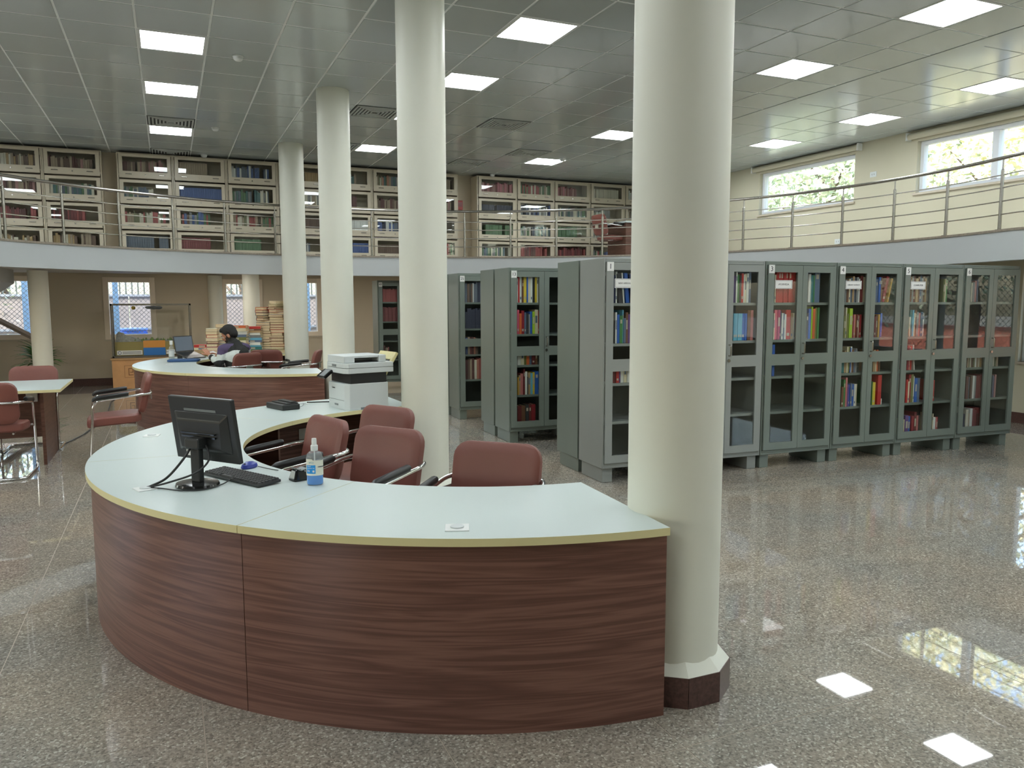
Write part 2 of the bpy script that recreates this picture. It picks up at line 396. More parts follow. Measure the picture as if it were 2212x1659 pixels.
wall('wall_left', 'x', U0, -0.2, V0, V1+.22, 0, ZC+.01, [(-2.5, 0.5, 1.0, 2.6), (3, 6, 1.0, 2.0), (8.5, 11, 1.0, 2.0)], M_WALL)  # openings added in this unseen wall to let in more daylight
wall('wall_front', 'y', V0, -0.2, U0-.2, U1+.22, 0, ZC+.01, [], M_WALL)
def skirt(name, axis, a0, a1, pos, side, step=0.8):
    s = struct(name); a = a0
    while a < a1-0.02:
        b = min(a+step, a1)
        if axis == 'y': MB().box(a+.001, b-.001, min(pos,pos+side*.015), max(pos,pos+side*.015), 0, 0.14).build('skirting_tile', M_GRANITE, s)
        else: MB().box(min(pos,pos+side*.015), max(pos,pos+side*.015), a+.001, b-.001, 0, 0.14).build('skirting_tile', M_GRANITE, s)
        a = b
skirt('baseboard_back', 'y', U0, U1, V1, -1); skirt('baseboard_right', 'x', V0, V1, U1, -1)

# ---- windows
M_WIRE = mat('grille_wire', rgb(150,150,150), 0.5, 0.3)
M_SILL = mat('sill_stone', rgb(196,186,168), 0.4)
wn = [0]
def window(axis, pos, h, thick, mframe, mull=(), mesh_grille=False, blind=False, n0=.35, n1=.8, f=.055):
    wn[0] += 1; w = struct('window_%d' % wn[0]); a0, a1, z0, z1 = h
    def B(mb, p, q, n0, n1, za, zb):
        return mb.box(pos+n0, pos+n1, p, q, za, zb) if axis == 'x' else mb.box(p, q, pos+n0, pos+n1, za, zb)
    mb = MB()
    for p, q, za, zb in ((a0,a0+f,z0,z1),(a1-f,a1,z0,z1),(a0+f,a1-f,z0,z0+f),(a0+f,a1-f,z1-f,z1)): B(mb, p, q, thick*n0, thick*n1, za, zb)
    for p in mull: B(mb, p-.045, p+.045, thick*.3, thick*.85, z0+f, z1-f)
    mb.build('window_frame', mframe, w, bevel=0.004)
    ed = [a0+f]+[e for p in mull for e in (p-.045, p+.045)]+[a1-f]
    for p, q in zip(ed[0::2], ed[1::2]):
        B(MB(), p, q, thick*.55, thick*.55+.006, z0+f, z1-f).build('pane', M_WGLASS, w)
    B(MB(), a0-.03, a1+.03, -.03, thick*.35, z0-.03, z0).build('window_sill', M_SILL, w)
    if mesh_grille:
        g = MB(); d = 0.085; n = int((a1-a0+z1-z0)/d)+1; y = pos+thick*1.02
        for k in range(-n, n):
            for sgn in (1, -1):
                # line z = z0 + sgn*(a - s)
                s = a0+k*d; pts = []
                for a in (a0, a1):
                    z = z0+sgn*(a-s)
                    if z0 <= z <= z1: pts.append((a, z))
                for z in (z0, z1):
                    a = s+sgn*(z-z0)
                    if a0 < a < a1: pts.append((a, z))
                if len(pts) >= 2:
                    p, q = pts[0], pts[1]
                    if abs(p[0]-q[0]) < 0.01: continue
                    e = lambda t: (y, t[0], t[1]) if axis == 'x' else (t[0], y, t[1])
                    g.tube([e(p), e(q)], 0.0036, 4, caps=False)
        tag(g.build('wire_grille', M_WIRE, w), kind='stuff')
    if blind:
        c = MB(); r = 0.045; zc = z1+0.075
        pts = [(pos-0.05, a0-.12, zc), (pos-0.05, a1+.12, zc)] if axis == 'x' else [(a0-.12, pos-.05, zc), (a1+.12, pos-.05, zc)]
        c.tube(pts, r, 14); c.build('blind_roller', M_WALL, w, smooth=True)
        for a in (a0-.13, a1+.11):
            B(MB(), a, a+.02, -.1, 0, zc-.055, zc+.055).build('blind_bracket', M_WHITE, w)
    return w
window('x', U1, UPW[0], 0.2, M_ALU, (), False, True)
window('x', U1, UPW[1], 0.2, M_ALU, (7.27,), False, True)
window('x', U1, UPW[2], 0.2, M_ALU, (3.25,), False, True)
window('x', U1, UPW[3], 0.2, M_ALU, (-1.0,), False, True)
for h in LOW: window('x', U1, h, 0.2, M_ALU, ((h[0]+h[1])/2,), True)
for h in BACK: window('y', V1, h, 0.2, M_ALUB, (), True, False, -.12, .7, .095)
# reveal of the pilasters on the back wall and roller boxes above its windows
for h in BACK[1:4]:
    pass

# ---- columns: round shafts on ten-sided granite plinths
def column(x, y, r, ztop, name='column', plinth=True):
    c = struct(name, (x, y, 0)); h = 0.125
    MB().lathe([(r, 0.0), (r, ztop)], 40).build('shaft', M_COLUMN, c, smooth=True)
    if plinth:
        R = r*1.27; n = 10
        MB().lathe([(R*0.985, h), (r*1.004, h+0.045)], n).build('plinth_cap', M_COLUMN, c)
        a = 2*PI/n
        p = [(R*math.cos(-a/2+.004), R*math.sin(-a/2+.004)), (R*math.cos(a/2-.004), R*math.sin(a/2-.004))]
        q = [(v[0]*0.9, v[1]*0.9) for v in p]
        me = MB().prism([p[0], p[1], q[1], q[0]], 0.0, h).mesh('plinth_tile', M_GRANITE)
        for k in range(n): inst(me, 'plinth_tile', c, (0,0,0), (0,0,a*(k+0.5)))
    return c
for y in (-0.82, 2.65, 6.10, 9.60, 13.06):
    if y > 0: column(1.88, y, 0.19, ZC)
column(-1.95, 15.1, 0.15, 2.1)
column(1.42, 15.4, 0.15, 2.1)
column(0.87, 16.78, 0.135, 2.1, 'pilaster', False)

# ---- balcony: horseshoe gallery with curved fascia, kerb and steel railing
BC, BR = (2.6715, 7.5766), 5.98
balcony = struct('balcony')
path = [(BC[0]+BR*math.cos(rad(a)), BC[1]+BR*math.sin(rad(a))) for a in [-18+216*i/90 for i in range(91)]]
path = [(path[0][0], V0)] + path + [(path[-1][0], V0)]
def outer(p):
    if p[1] <= BC[1]-1.9: return (U1, p[1]) if p[0] > BC[0] else (U0, p[1])
    dx, dy = p[0]-BC[0], p[1]-BC[1]; t = 1e9
    if dx > 1e-6: t = min(t, (U1-BC[0])/dx)
    if dx < -1e-6: t = min(t, (U0-BC[0])/dx)
    if dy > 1e-6: t = min(t, (V1-BC[1])/dy)
    return (BC[0]+dx*t, BC[1]+dy*t)
def band(r_in, r_out, z0, z1, m, name, parent):
    """strip that follows the gallery edge; r_in/r_out = offsets outwards from the edge"""
    mb = MB(); n = len(path); vs = []
    for i, p in enumerate(path):
        if i in (0, n-1): d = Vector((1,0)) if i == 0 else Vector((-1,0))
        else: d = Vector((p[0]-BC[0], p[1]-BC[1])).normalized()
        for r, z in ((r_in,z0),(r_out,z0),(r_out,z1),(r_in,z1)): vs.append((p[0]+d.x*r, p[1]+d.y*r, z))
    fs = []
    for i in range(n-1):
        A, B = i*4, i*4+4
        for k in range(4): fs.append((A+k, A+(k+1) % 4, B+(k+1) % 4, B+k))
    mb.add(vs, fs); return mb.build(name, m, parent, smooth=True)
sl = MB(); vs = []
cs = [outer(p) for p in path]
for p, q in zip(path, cs): vs += [(p[0],p[1],2.12),(q[0],q[1],2.12),(q[0],q[1],2.3),(p[0],p[1],2.3)]
fs = []
for i in range(len(path)-1):
    A, B = i*4, i*4+4
    fs += [(A,A+1,B+1,B),(A+3,B+3,B+2,A+2)]
sl.add(vs, fs)
for cx, cy, i in ((U1, V1, 0), (U0, V1, 1)):   # fill the two corners the fan leaves open
    k = [j for j in range(len(cs)-1) if (abs(cs[j][0]-cx) < 1e-4) != (abs(cs[j+1][0]-cx) < 1e-4) and cs[j][1] > BC[1]]
    for j in k:
        a, b = cs[j], cs[j+1]
        for z in (2.12, 2.3): sl.add([(a[0],a[1],z),(b[0],b[1],z),(cx,cy,z)], [(0,1,2)])
sl.build('gallery_slab', M_SOFFIT, balcony, recalc=False)
band(-0.005, 0.13, 2.025, 2.34, M_FASCIA, 'fascia', balcony)
band(-0.02, 0.20, 2.34, 2.366, mat('kerb_stone', rgb(150,138,124), 0.35, noise=(40, .2)), 'kerb', balcony)
M_FILL = mat('fill_lamp_lens', (1,1,1,1), .5, emit=((1.0,.96,.88,1), 70.0))
FILL_AT = [(-4.2,12.2),(-2.75,13.2),(-0.35,14.3),(0.8,14.75),(2.6,15.0),(4.6,14.9),(6.6,14.2),(8.3,12.9),(-4.6,9.6),(-4.6,6.8),(-4.6,4.0)]  # unseen lamps added below the gallery to brighten the lower wall
for n, (u, v) in enumerate(FILL_AT):
    t = thing('downlight', 'round unseen fill lamp added under the gallery, %s along its run' % (['first','second','third','fourth','fifth','sixth','seventh','eighth','ninth','tenth','eleventh','twelfth','thirteenth','fourteenth','fifteenth','sixteenth','seventeenth','eighteenth'][n]), 'downlight', (u, v, 2.12), 0, 'downlights under the gallery')
    MB().lathe([(.105,0),(.105,-.008),(.092,-.010)], 24).build('trim_ring', M_WHITE, t, smooth=True)
    MB().lathe([(.09,-.0102),(.088,-.0125)], 24).build('lens', M_FILL, t, smooth=True)
rail = tag(bpy.data.objects.new('balcony_railing', None), 'stainless steel railing with four thin bars along the curved gallery edge', 'railing'); COL.objects.link(rail)
def railpath(z):
    out = []
    for i, p in enumerate(path):
        d = Vector((1,0)) if i == 0 else (Vector((-1,0)) if i == len(path)-1 else Vector((p[0]-BC[0], p[1]-BC[1])).normalized())
        out.append((p[0]+d.x*0.06, p[1]+d.y*0.06, z))
    return out
MB().tube(railpath(3.150), 0.021, 10).build('handrail', M_STEEL, rail, smooth=True)
for z in (2.537, 2.680, 2.827, 2.966): MB().tube(railpath(z), 0.0075, 6).build('rail_bar', M_STEEL, rail, smooth=True)
pm = MB().lathe([(0.045,2.366),(0.045,2.374),(0.019,2.376),(0.019,3.02),(0.0095,3.03),(0.0095,3.14)], 12).mesh('rail_post', M_STEEL, smooth=True)
for a in [-15.4+7.67*k for k in range(28)]:
    R = BR+0.06; inst(pm, 'rail_post', rail, (BC[0]+R*math.cos(rad(a)), BC[1]+R*math.sin(rad(a)), 0))
for k in range(1, 13):
    for sx in (path[0][0]+.06, path[-1][0]-.06): inst(pm, 'rail_post', rail, (sx, 5.73-k*0.9, 0))
t = thing('stair_railing', 'steel stair railing sloping away from the gallery railing at the frame edge', 'railing')
ra, rb = Vector((-1.86,11.55,0)), Vector((-2.75,12.15,0))
inst(pm, 'rail_post', t, (ra.x, ra.y, 0))
for z, r in ((3.150,.021),(2.537,.0075),(2.680,.0075),(2.827,.0075),(2.966,.0075)): MB().tube([(ra.x,ra.y,z),(rb.x,rb.y,z-.45)], r, 8).build('handrail' if r > .01 else 'rail_bar', M_STEEL, t, smooth=True)
# stair flight rising to the gallery at the far end (only its sloping underside shows)
st = struct('stair')
A = Vector((-2.36, 15.0, 1.90)); D = Vector((-0.86, 0.0, -0.62)).normalized(); L = 2.6
sf = MB(); e = A + D*L
sf.add([(A.x,14.3,A.z),(A.x,15.6,A.z),(e.x,15.6,e.z),(e.x,14.3,e.z),(A.x,14.3,A.z+.25),(A.x,15.6,A.z+.25),(e.x,15.6,e.z+.25),(e.x,14.3,e.z+.25)],
       [(0,1,2,3),(4,7,6,5),(0,4,5,1),(1,5,6,2),(2,6,7,3),(3,7,4,0)])
sf.build('stair_flight', M_FASCIA, st)
MB().tube([(-3.35, 16.55, 1.62), (-2.26, 16.55, 0.94)], 0.05, 4).build('stair_stringer', mat('stair_steel', rgb(196,180,170), .5), st)
# ================================================================== CEILING FITTINGS
M_LED = mat('led_diffuser', (1,1,1,1), 0.5, emit=((0.92,0.98,1.0,1), PANEL_EMIT))
ORD = ['first','second','third','fourth','fifth','sixth','seventh','eighth','ninth','tenth','eleventh','twelfth','thirteenth','fourteenth']
fr = MB()
for a in ((0.004,T-.004,0.004,.03),(0.004,T-.004,T-.03,T-.004),(0.004,.03,.03,T-.03),(T-.03,T-.004,.03,T-.03)): fr.box(a[0],a[1],a[2],a[3],-0.012,0.008)
frm = fr.mesh('light_frame', M_WHITE); dfm = MB().box(.03,T-.03,.03,T-.03,-0.008,0.006).mesh('diffuser', M_LED)
rows = {}
for (z, i, j) in LIGHTS: rows.setdefault((z, i), []).append(j)
ROWN = {(0,-5): 'outermost row beyond the reading tables', (0,0): 'row nearest the reading table', (1,2): 'row beside the columns', (1,7): 'row over the grey cabinets', (2,2): 'row beside the window wall'}
for (z, i), js in rows.items():
    for n, j in enumerate(sorted(js, reverse=True)):
        u, v = cell_of(z, i, j)
        t = thing('ceiling_light', 'square white light panel, %s from the bookcases in the %s' % (ORD[n], ROWN[(z,i)]), 'ceiling light', (u, v, ZC), 0, 'ceiling light panels')
        inst(frm, 'light_frame', t); inst(dfm, 'diffuser', t)
dn = MB(); q = T
dn.box(.004,q-.004,.004,q-.004,0.0,0.01); dnm = dn.mesh('vent_plate', M_CEIL)
M_VENT = mat('vent_slat', rgb(196,200,196), .4); M_VENTD = mat('vent_dark', rgb(60,62,60), .7)
for n, (z, i, j) in enumerate(sorted(DIFF)):
    u, v = cell_of(z, i, j)
    t = thing('ceiling_vent', 'square slatted air vent, %s of the ceiling vents counted away from the window wall' % ORD[len(DIFF)-1-n], 'air vent', (u, v, ZC-.012), 0, 'ceiling air vents')
    mb = MB().box(.004,q-.004,.004,q-.004,0.006,0.011); mb.build('vent_back', M_VENTD, t)
    for k in range(6):
        a = 0.02+0.045*k; sl = MB(); w = 0.022
        for x0,x1,y0,y1 in ((a,q-a,a,a+w),(a,q-a,q-a-w,q-a),(a,a+w,a+w,q-a-w),(q-a-w,q-a,a+w,q-a-w)): sl.box(x0,x1,y0,y1,-0.008,0.005)
        sl.build('vent_slat', M_VENT, t)
for n, (u, v, nm) in enumerate(((0.754,8.643,'over the open floor beyond the curved desk'),(0.725,12.234,'beyond the vents near the far desk'),(0.665,14.55,'right against the cream bookcases'),(5.931,14.6,'above the gap between the two bookcase groups'),(6.39,12.489,'beside a lit panel over the far cabinets'))):
    t = thing('smoke_detector', 'small round white smoke detector %s' % nm, 'smoke detector', (u, v, ZC-0.008))
    MB().lathe([(0.055,0),(0.055,-0.012)], 24).build('detector_base', M_WHITE, t, smooth=True)
    MB().lathe([(0.048,-0.012),(0.046,-0.034),(0.03,-0.048),(0.01,-0.05)], 24).build('detector_head', M_WHITE, t, smooth=True)

# ================================================================== CURVED DESKS
def desk(cx, cy, label):
    d = thing('reception_desk', label, 'desk', (cx, cy, 0), 0, 'curved reception desks')
    R1, R0 = 2.262, 1.47; seams = [92, 136, 180, 224, 266.5]
    for a0, a1 in zip(seams[:-1], seams[1:]):
        g = 0.04
        MB().arc(0,0,R0,R1,a0+g,a1-g,0.722,0.752,22,0,1).build('worktop_panel', [M_TOP, M_EDGE], d, bevel=0)
        MB().arc(0,0,R1-.045,R1-.022,a0+g,a1-g,0.0,0.721,22,0,0).build('front_panel', M_WOOD, d, smooth=True)
    for a in (92.3, 136, 180, 224, 266.1):
        M = Matrix.Rotation(rad(a), 4, 'Z')
        MB().box(R0+.12, R1-.046, -.01, .01, 0, .721, 0, M).build('gable_panel', M_WOODO, d)
    for a in (112, 158, 202, 246):
        M = Matrix.Rotation(rad(a), 4, 'Z')
        s = MB().box(R1-.052, R1-.046, -.045, .045, .44, .53, 0, M).build('socket_plate', M_WHITE, d)
    return d
D1, D2 = (1.83, 4.66), (1.79, 11.58)
desk(*D1, 'half-round brown desk with white top closest to the camera, carrying the monitor')
desk(*D2, 'half-round brown desk with white top behind, where the person sits')
def outlet(u, v, rz, label):
    t = thing('cable_outlet', label, 'cable outlet', (u, v, 0.752), rz, 'white desk outlets')
    MB().box(-.045,.045,-.045,.045,0,.004).build('plate', M_WHITE, t, bevel=0.001)
    MB().lathe([(.026,.004),(.026,.009),(.02,.011)], 20).build('cap', M_OFFW, t, smooth=True)
outlet(-0.129, 3.875, rad(20), 'white square cable outlet where the monitor leads enter the desk')
outlet(0.957, 2.72, rad(-20), 'white square cable outlet on the empty front part of the curved desk')
outlet(-0.13, 5.42, rad(-10), 'white square cable outlet on the desk behind the monitor')
outlet(0.985, 6.60, rad(-30), 'white square cable outlet beside the black box and printer')
outlet(-0.02, 11.45, 0, 'white square cable outlet below the blue sleeve on the far desk')
outlet(0.90, 9.80, rad(20), 'white square cable outlet on the near rim of the far desk')

# ================================================================== CHAIRS
def make_chair():
    t = thing('visitor_chair', 'chair', 'chair', (0,0,0), 0, 'maroon padded armchairs')
    w = 0.265
    loop = [(-w,0.26,.013),(w,0.26,.013),(w,-0.27,.013),(w,-0.22,.655),(w,0.20,.70),(w*0.86,0.285,.705),(-w*0.86,0.285,.705),(-w,0.20,.70),(-w,-0.22,.655),(-w,-0.27,.013)]
    pts = fillet(loop, 0.075, 5, True)
    MB().tube(pts, 0.0125, 10, closed=True).build('tube_frame', M_CHROME, t, smooth=True)
    MB().tube([(-w,-.235,.435),(w,-.235,.435)], 0.010, 8).tube([(-.16,-.235,.435),(-.16,.14,.405)], 0.009, 8).tube([(.16,-.235,.435),(.16,.14,.405)], 0.009, 8).build('seat_support', M_CHROME, t, smooth=True)
    for s in (-1, 1):
        a = MB().tube([(s*w,-.225,.655),(s*w,-.215,.672),(s*w,-.19,.686),(s*w,-.10,.696),(s*w,.07,.714),(s*w,.085,.712)], [.010,.018,.021,.021,.021,.018], 10)
        a.build('armrest', M_BLACK, t, smooth=True)
    b = pad(0.475, 0.385, 0.062, 0.085, bend=-0.020)
    M = Matrix.Translation((0, 0.25, 0.695)) @ Matrix.Rotation(rad(-13), 4, 'X')
    b.v = [tuple(M @ Vector(p)) for p in b.v]; weld(b.build('backrest', M_VINYL, t, smooth=True))
    hb = MB().box(-.06,.06,.287,.297,.63,.70); hb.build('back_bracket', M_CHROME, t, bevel=.004)
    s = pad(0.48, 0.48, 0.09, 0.10)
    M = Matrix.Translation((0, -0.045, 0.455)) @ Matrix.Rotation(rad(93), 4, 'X')
    v2 = []
    for p in s.v:
        x, y, z = M @ Vector(p)
        if y < -0.18: z -= (abs(y)-0.18)**2*2.2
        v2.append((x, y, z))
    s.v = v2; weld(s.build('seat', M_VINYL, t, smooth=True))
    return t
chair0 = make_chair()
def face(phi): return rad(phi+90)
def chair(u, v, phi, label, first=[True], z=0):
    """(u, v) = middle of the backrest; phi = heading of the sitter"""
    loc = (u+math.cos(rad(phi))*0.25, v+math.sin(rad(phi))*0.25, z)
    if first[0]:
        first[0] = False; chair0.location = loc; chair0.rotation_euler = (0,0,face(phi)); chair0['label'] = label; return chair0
    return dup(chair0, loc, face(phi), label)
chair(0.86, 4.86, 197, 'maroon armchair just behind the sanitizer bottle, turned side-on')
chair(1.33, 5.20, 211, 'maroon armchair beside the printer and the second column')
chair(1.11, 4.31, 217, 'maroon armchair with black arms between the bottle and the second column')
chair(1.49, 3.62, 226, 'maroon armchair facing the camera beyond the empty front desk')
chair(0.975, 11.455, 125, 'maroon armchair that the person is sitting on')
chair(1.29, 12.05, 75, 'maroon armchair seen from behind in front of the book stacks')
chair(1.95, 11.62, 160, 'maroon armchair seen side-on beside the fourth column')
chair(-0.24, 8.64, 184, 'empty maroon armchair standing alone between reading table and far desk')
chair(-1.40, 10.08, 270, 'maroon armchair tucked in on the far side of the reading table')
chair(-1.50, 8.15, 88, 'maroon armchair on the near side of the reading table, cut by the frame')
# reading table
t = thing('reading_table', 'white-topped reading table with brown panel legs and maroon chairs around', 'table', (-1.0, 8.71, 0))
MB().box(-1.9,0,0,1.12,.72,.75).build('tabletop', [M_TOP], t, bevel=.003)
eb = MB().box(-1.905,.004,-.004,0,.722,.748).box(0,.004,0,1.12,.722,.748); eb.build('edge_band', M_EDGE, t)
for x in (-.17, -1.75): MB().box(x-.015,x+.015,.10,.98,0,.72).build('leg_panel', M_WOODO, t)
MB().box(-1.73,-.19,.52,.545,.22,.72).build('modesty_panel', M_WOODO, t)
MB().box(-.34,-.24,.36,.40,.60,.72).build('socket_box', M_WHITE, t)
lead = MB().tube([(-1.15,9.9,.008),(-1.0,10.6,.008),(-.85,12.0,.008),(-.9,14.0,.008),(-.7,15.6,.008)], .007, 6)
tag(lead.build('floor_cable', M_BLACK, smooth=True), 'thin black cable lying across the floor behind the reading table', 'cable')

# ================================================================== THINGS ON THE NEAR DESK
DZ = 0.752
mo = thing('monitor', 'black computer monitor seen from behind on the curved desk', 'monitor', (0.089, 3.847, DZ), rad(-51.6))
MB().lathe([(.098,0),(.102,.006),(.098,.016),(.05,.02)], 36, sy=.92).build('base', M_BLACKG, mo, smooth=True)
MB().box(-.028,.028,-.012,.018,.018,.21).build('stand', M_BLACK, mo, bevel=.006)
Ms = Matrix.Translation((0, .055, .257)) @ Matrix.Rotation(rad(8), 4, 'X')
def tb(mb): mb.v = [tuple(Ms @ Vector(p)) for p in mb.v]; return mb
sc = tb(MB().box(-.208,.208,-.012,.012,-.152,.152)).build('screen_shell', M_BLACK, mo, bevel=.005)
hump = MB()
o = [(-.165,.06,-.09),(.165,.06,-.09),(.165,.06,.075),(-.165,.06,.075)]
hump.add([(-.178,-.012,-.11),(.178,-.012,-.11),(.178,-.012,.085),(-.178,-.012,.085),(-.13,-.038,-.085),(.13,-.038,-.085),(.14,-.034,.05),(-.14,-.034,.05)],
         [(0,1,5,4),(1,2,6,5),(2,3,7,6),(3,0,4,7),(4,5,6,7),(3,2,1,0)])
tb(hump).build('rear_bulge', M_BLACK, mo, bevel=.006)
tb(MB().box(-.11,.11,-.046,-.036,-.03,-.022).box(-.11,.11,-.048,-.036,-.012,-.006)).build('rear_ridge', M_BLACKG, mo)
tb(MB().box(-.105,.105,-.0145,-.012,.087,.098)).build('vent_groove', M_GREYP, mo)
st_ = tb(MB().box(-.135,-.098,-.0135,-.012,-.135,-.103)).build('label_sticker', M_PAPER, mo)
tb(MB().box(-.203,.203,.0121,.0128,-.147,.147)).build('display', M_BLACKG, mo)
MB().box(-.045,.045,-.03,.05,.175,.225).build('stand_neck', M_BLACK, mo, bevel=.01)
def wcable(name, pts, r, label, m=M_BLACK, n=10):
    P = [Vector(p) for p in pts]; out = []
    for i in range(len(P)-1):
        a, b, c, d = P[max(i-1,0)], P[i], P[i+1], P[min(i+2,len(P)-1)]
        for k in range(n):
            s = k/n; out.append(0.5*((2*b)+(-a+c)*s+(2*a-5*b+4*c-d)*s*s+(-a+3*b-3*c+d)*s**3))
    out.append(P[-1])
    return tag(MB().tube(out, r, 8).build(name, m, smooth=True), label, 'cable')
ex = (-0.125, 3.872)
wcable('monitor_cable', [(.075,3.86,.945),(.03,3.83,.88),(-.04,3.85,.80),(-.105,3.87,.765),(ex[0],ex[1],.758)], .0055, 'thick black lead rising to the back of the monitor')
wcable('video_cable', [(.13,3.83,.945),(.14,3.77,.885),(.08,3.76,.83),(-.03,3.82,.785),(-.1,3.862,.763),(ex[0]+.012,ex[1]-.008,.758)], .0045, 'black lead looping around the monitor stand')
wcable('keyboard_cable', [(.235,3.86,.765),(.19,3.80,.758),(.11,3.73,.757),(.02,3.75,.757),(-.06,3.83,.757),(-.11,3.868,.758)], .003, 'thin black lead from the keyboard past the monitor base')
kb = thing('keyboard', 'flat black computer keyboard beside the monitor', 'keyboard', (0.285, 3.905, DZ), rad(-60.5))
M = Matrix.Rotation(rad(3), 4, 'X')
MB().box(-.225,.225,-.062,.062,.004,.018,0,M).build('case', M_BLACK, kb, bevel=.004)
key = MB(); key.add([(-.0085,-.0085,0),(.0085,-.0085,0),(.0085,.0085,0),(-.0085,.0085,0),(-.0065,-.0065,.007),(.0065,-.0065,.007),(.0065,.0065,.007),(-.0065,.0065,.007)],[(0,1,5,4),(1,2,6,5),(2,3,7,6),(3,0,4,7),(4,5,6,7)])
km = key.mesh('key', mat('key_black', rgb(44,45,46), .5), recalc=False)
for r in range(6):
    for c in range(21):
        if r == 0 and 5 < c < 11: continue
        inst(km, 'key', kb, (-.21+.021*c, -.047+.0187*r, .0185+(-.047+.0187*r)*math.tan(rad(3))))
inst(km, 'key', kb, (-.21+.021*8, -.047, .0160), (0,0,0), (5.6,1,1))
ms = thing('computer_mouse', 'small blue computer mouse half hidden behind the monitor', 'mouse', (0.345, 4.165, DZ), rad(-40))
M_BLUE = mat('blue_plastic', rgb(48,64,150), .35)
MB().lathe([(.03,0),(.034,.006),(.03,.02),(.016,.03),(.002,.032)], 24, sy=1.6).build('shell', M_BLUE, ms, smooth=True)
MB().box(-.004,.004,-.04,-.02,.022,.028).build('scroll_wheel', M_BLACK, ms)
wcable('mouse_cable', [(.385,4.14,.760),(.43,4.08,.756),(.47,4.02,.756)], .0022, 'thin lead running from the blue mouse')
bt = thing('sanitizer_bottle', 'clear hand sanitizer bottle with blue liquid and white pump on the curved desk', 'bottle', (0.59, 3.65, DZ), rad(-14))
M_CLEAR = glass_mat('clear_plastic', (0.97,0.98,0.99,1), 1.35, 0.0, 0.16)
M_LIQ = mat('blue_gel', rgb(0,140,232), .15, 0, .5)
sx, sy = 1.0, .68
MB().lathe([(.033,0),(.0375,.006),(.0375,.128),(.033,.146),(.020,.158),(.014,.162),(.014,.17)], 32, sx=sx, sy=sy).build('shell', M_CLEAR, bt, smooth=True)
MB().lathe([(.032,.003),(.0362,.008),(.0362,.047)], 32, sx=sx, sy=sy).build('liquid', M_LIQ, bt, smooth=True)
MB().tube([(0,0,.02),(0,0,.165)], .0028, 8).build('dip_tube', M_WHITE, bt, smooth=True)
MB().lathe([(.015,.16),(.0165,.164),(.0165,.184),(.013,.187)], 24).build('collar', M_WHITE, bt, smooth=True)
MB().lathe([(.0115,.187),(.0115,.205),(.0105,.217)], 24).build('nozzle', M_WHITE, bt, smooth=True)
lb = MB(); n = 24; vs = []; A0, A1 = 175, 365
for i in range(n+1):
    a = rad(A0+(A1-A0)*i/n)
    for z in (.047, .118): vs.append((.0381*sx*math.cos(a), .0381*sy*math.sin(a), z+(.006 if (z > .1 and i < n*.45) else 0)))
lb.add(vs, [(2*i, 2*i+2, 2*i+3, 2*i+1) for i in range(n)])
lbo = lb.build('label', mat('label_cream', rgb(226,226,212), .5), bt, smooth=True)
bl = MB(); vs = []
for i in range(13):
    a = rad(205+(278-205)*i/12)
    for z in (.056, .096): vs.append((.0384*sx*math.cos(a), .0384*sy*math.sin(a), z))
bl.add(vs, [(2*i, 2*i+2, 2*i+3, 2*i+1) for i in range(12)])
bl.build('blue_print', mat('label_blue', rgb(30,150,226), .5), lbo)
def on_label(body, size, ang, z, m):
    a = rad(ang); x, y = .0388*sx*math.cos(a), .0388*sy*math.sin(a); nx, ny = math.cos(a)/sx, math.sin(a)/sy
    text(body, size, m, lbo, (x, y, z), (rad(90), 0, math.atan2(ny, nx)+PI/2), ext=.0002)
on_label('EPCO', .009, 250, .107, mat('label_teal', rgb(60,140,170), .6))
on_label('Hand', .008, 232, .091, M_PAPER); on_label('Sanitizer Gel', .0068, 246, .082, M_PAPER); on_label('70', .014, 226, .068, M_PAPER)
sg = MB()
for k in range(8):
    a = rad(k*45); sg.tube([(.0,0,0),(.006*math.cos(a),0,.006*math.sin(a))], .0009, 4)
aa = rad(264); sgm = Matrix.Translation((.0388*math.cos(aa), .0388*sy*math.sin(aa), .067)); sg.v = [tuple(sgm @ Vector(p)) for p in sg.v]; sg.build('germ_symbol', M_PAPER, lbo)
for k in range(7): on_label('||||||||', .006, 300+k*6, .088-.0*k, M_GREYP)
cr = thing('scanner_cradle', 'small black and grey scanner cradle behind the sanitizer bottle', 'cradle', (0.535, 3.775, DZ), rad(20))
cb = MB(); cb.add([(-.042,-.036,0),(.042,-.036,0),(.042,.036,0),(-.042,.036,0),(-.024,-.026,.058),(.026,-.026,.05),(.026,.026,.05),(-.024,.026,.058)],[(0,3,2,1),(0,1,5,4),(1,2,6,5),(2,3,7,6),(3,0,4,7),(4,5,6,7)])
cb.build('body', M_BLACKG, cr, bevel=.010)
ct_ = MB(); ct_.add([(-.026,-.028,.0585),(.0,-.028,.047),(.030,-.028,.053),(-.026,.028,.0585),(.0,.028,.047),(.030,.028,.053),(-.026,-.028,.064),(.0,-.028,.052),(.030,-.028,.058),(-.026,.028,.064),(.0,.028,.052),(.030,.028,.058)],
     [(0,1,7,6),(1,2,8,7),(3,9,10,4),(4,10,11,5),(6,7,10,9),(7,8,11,10),(0,6,9,3),(2,5,11,8),(0,3,4,1),(1,4,5,2)]); ct_.build('rest', M_GREYP, cr, bevel=.002)

# printer
pr = thing('printer', 'white and black office printer with scanner lid on the curved desk', 'printer', (1.19, 6.22, DZ), rad(13))
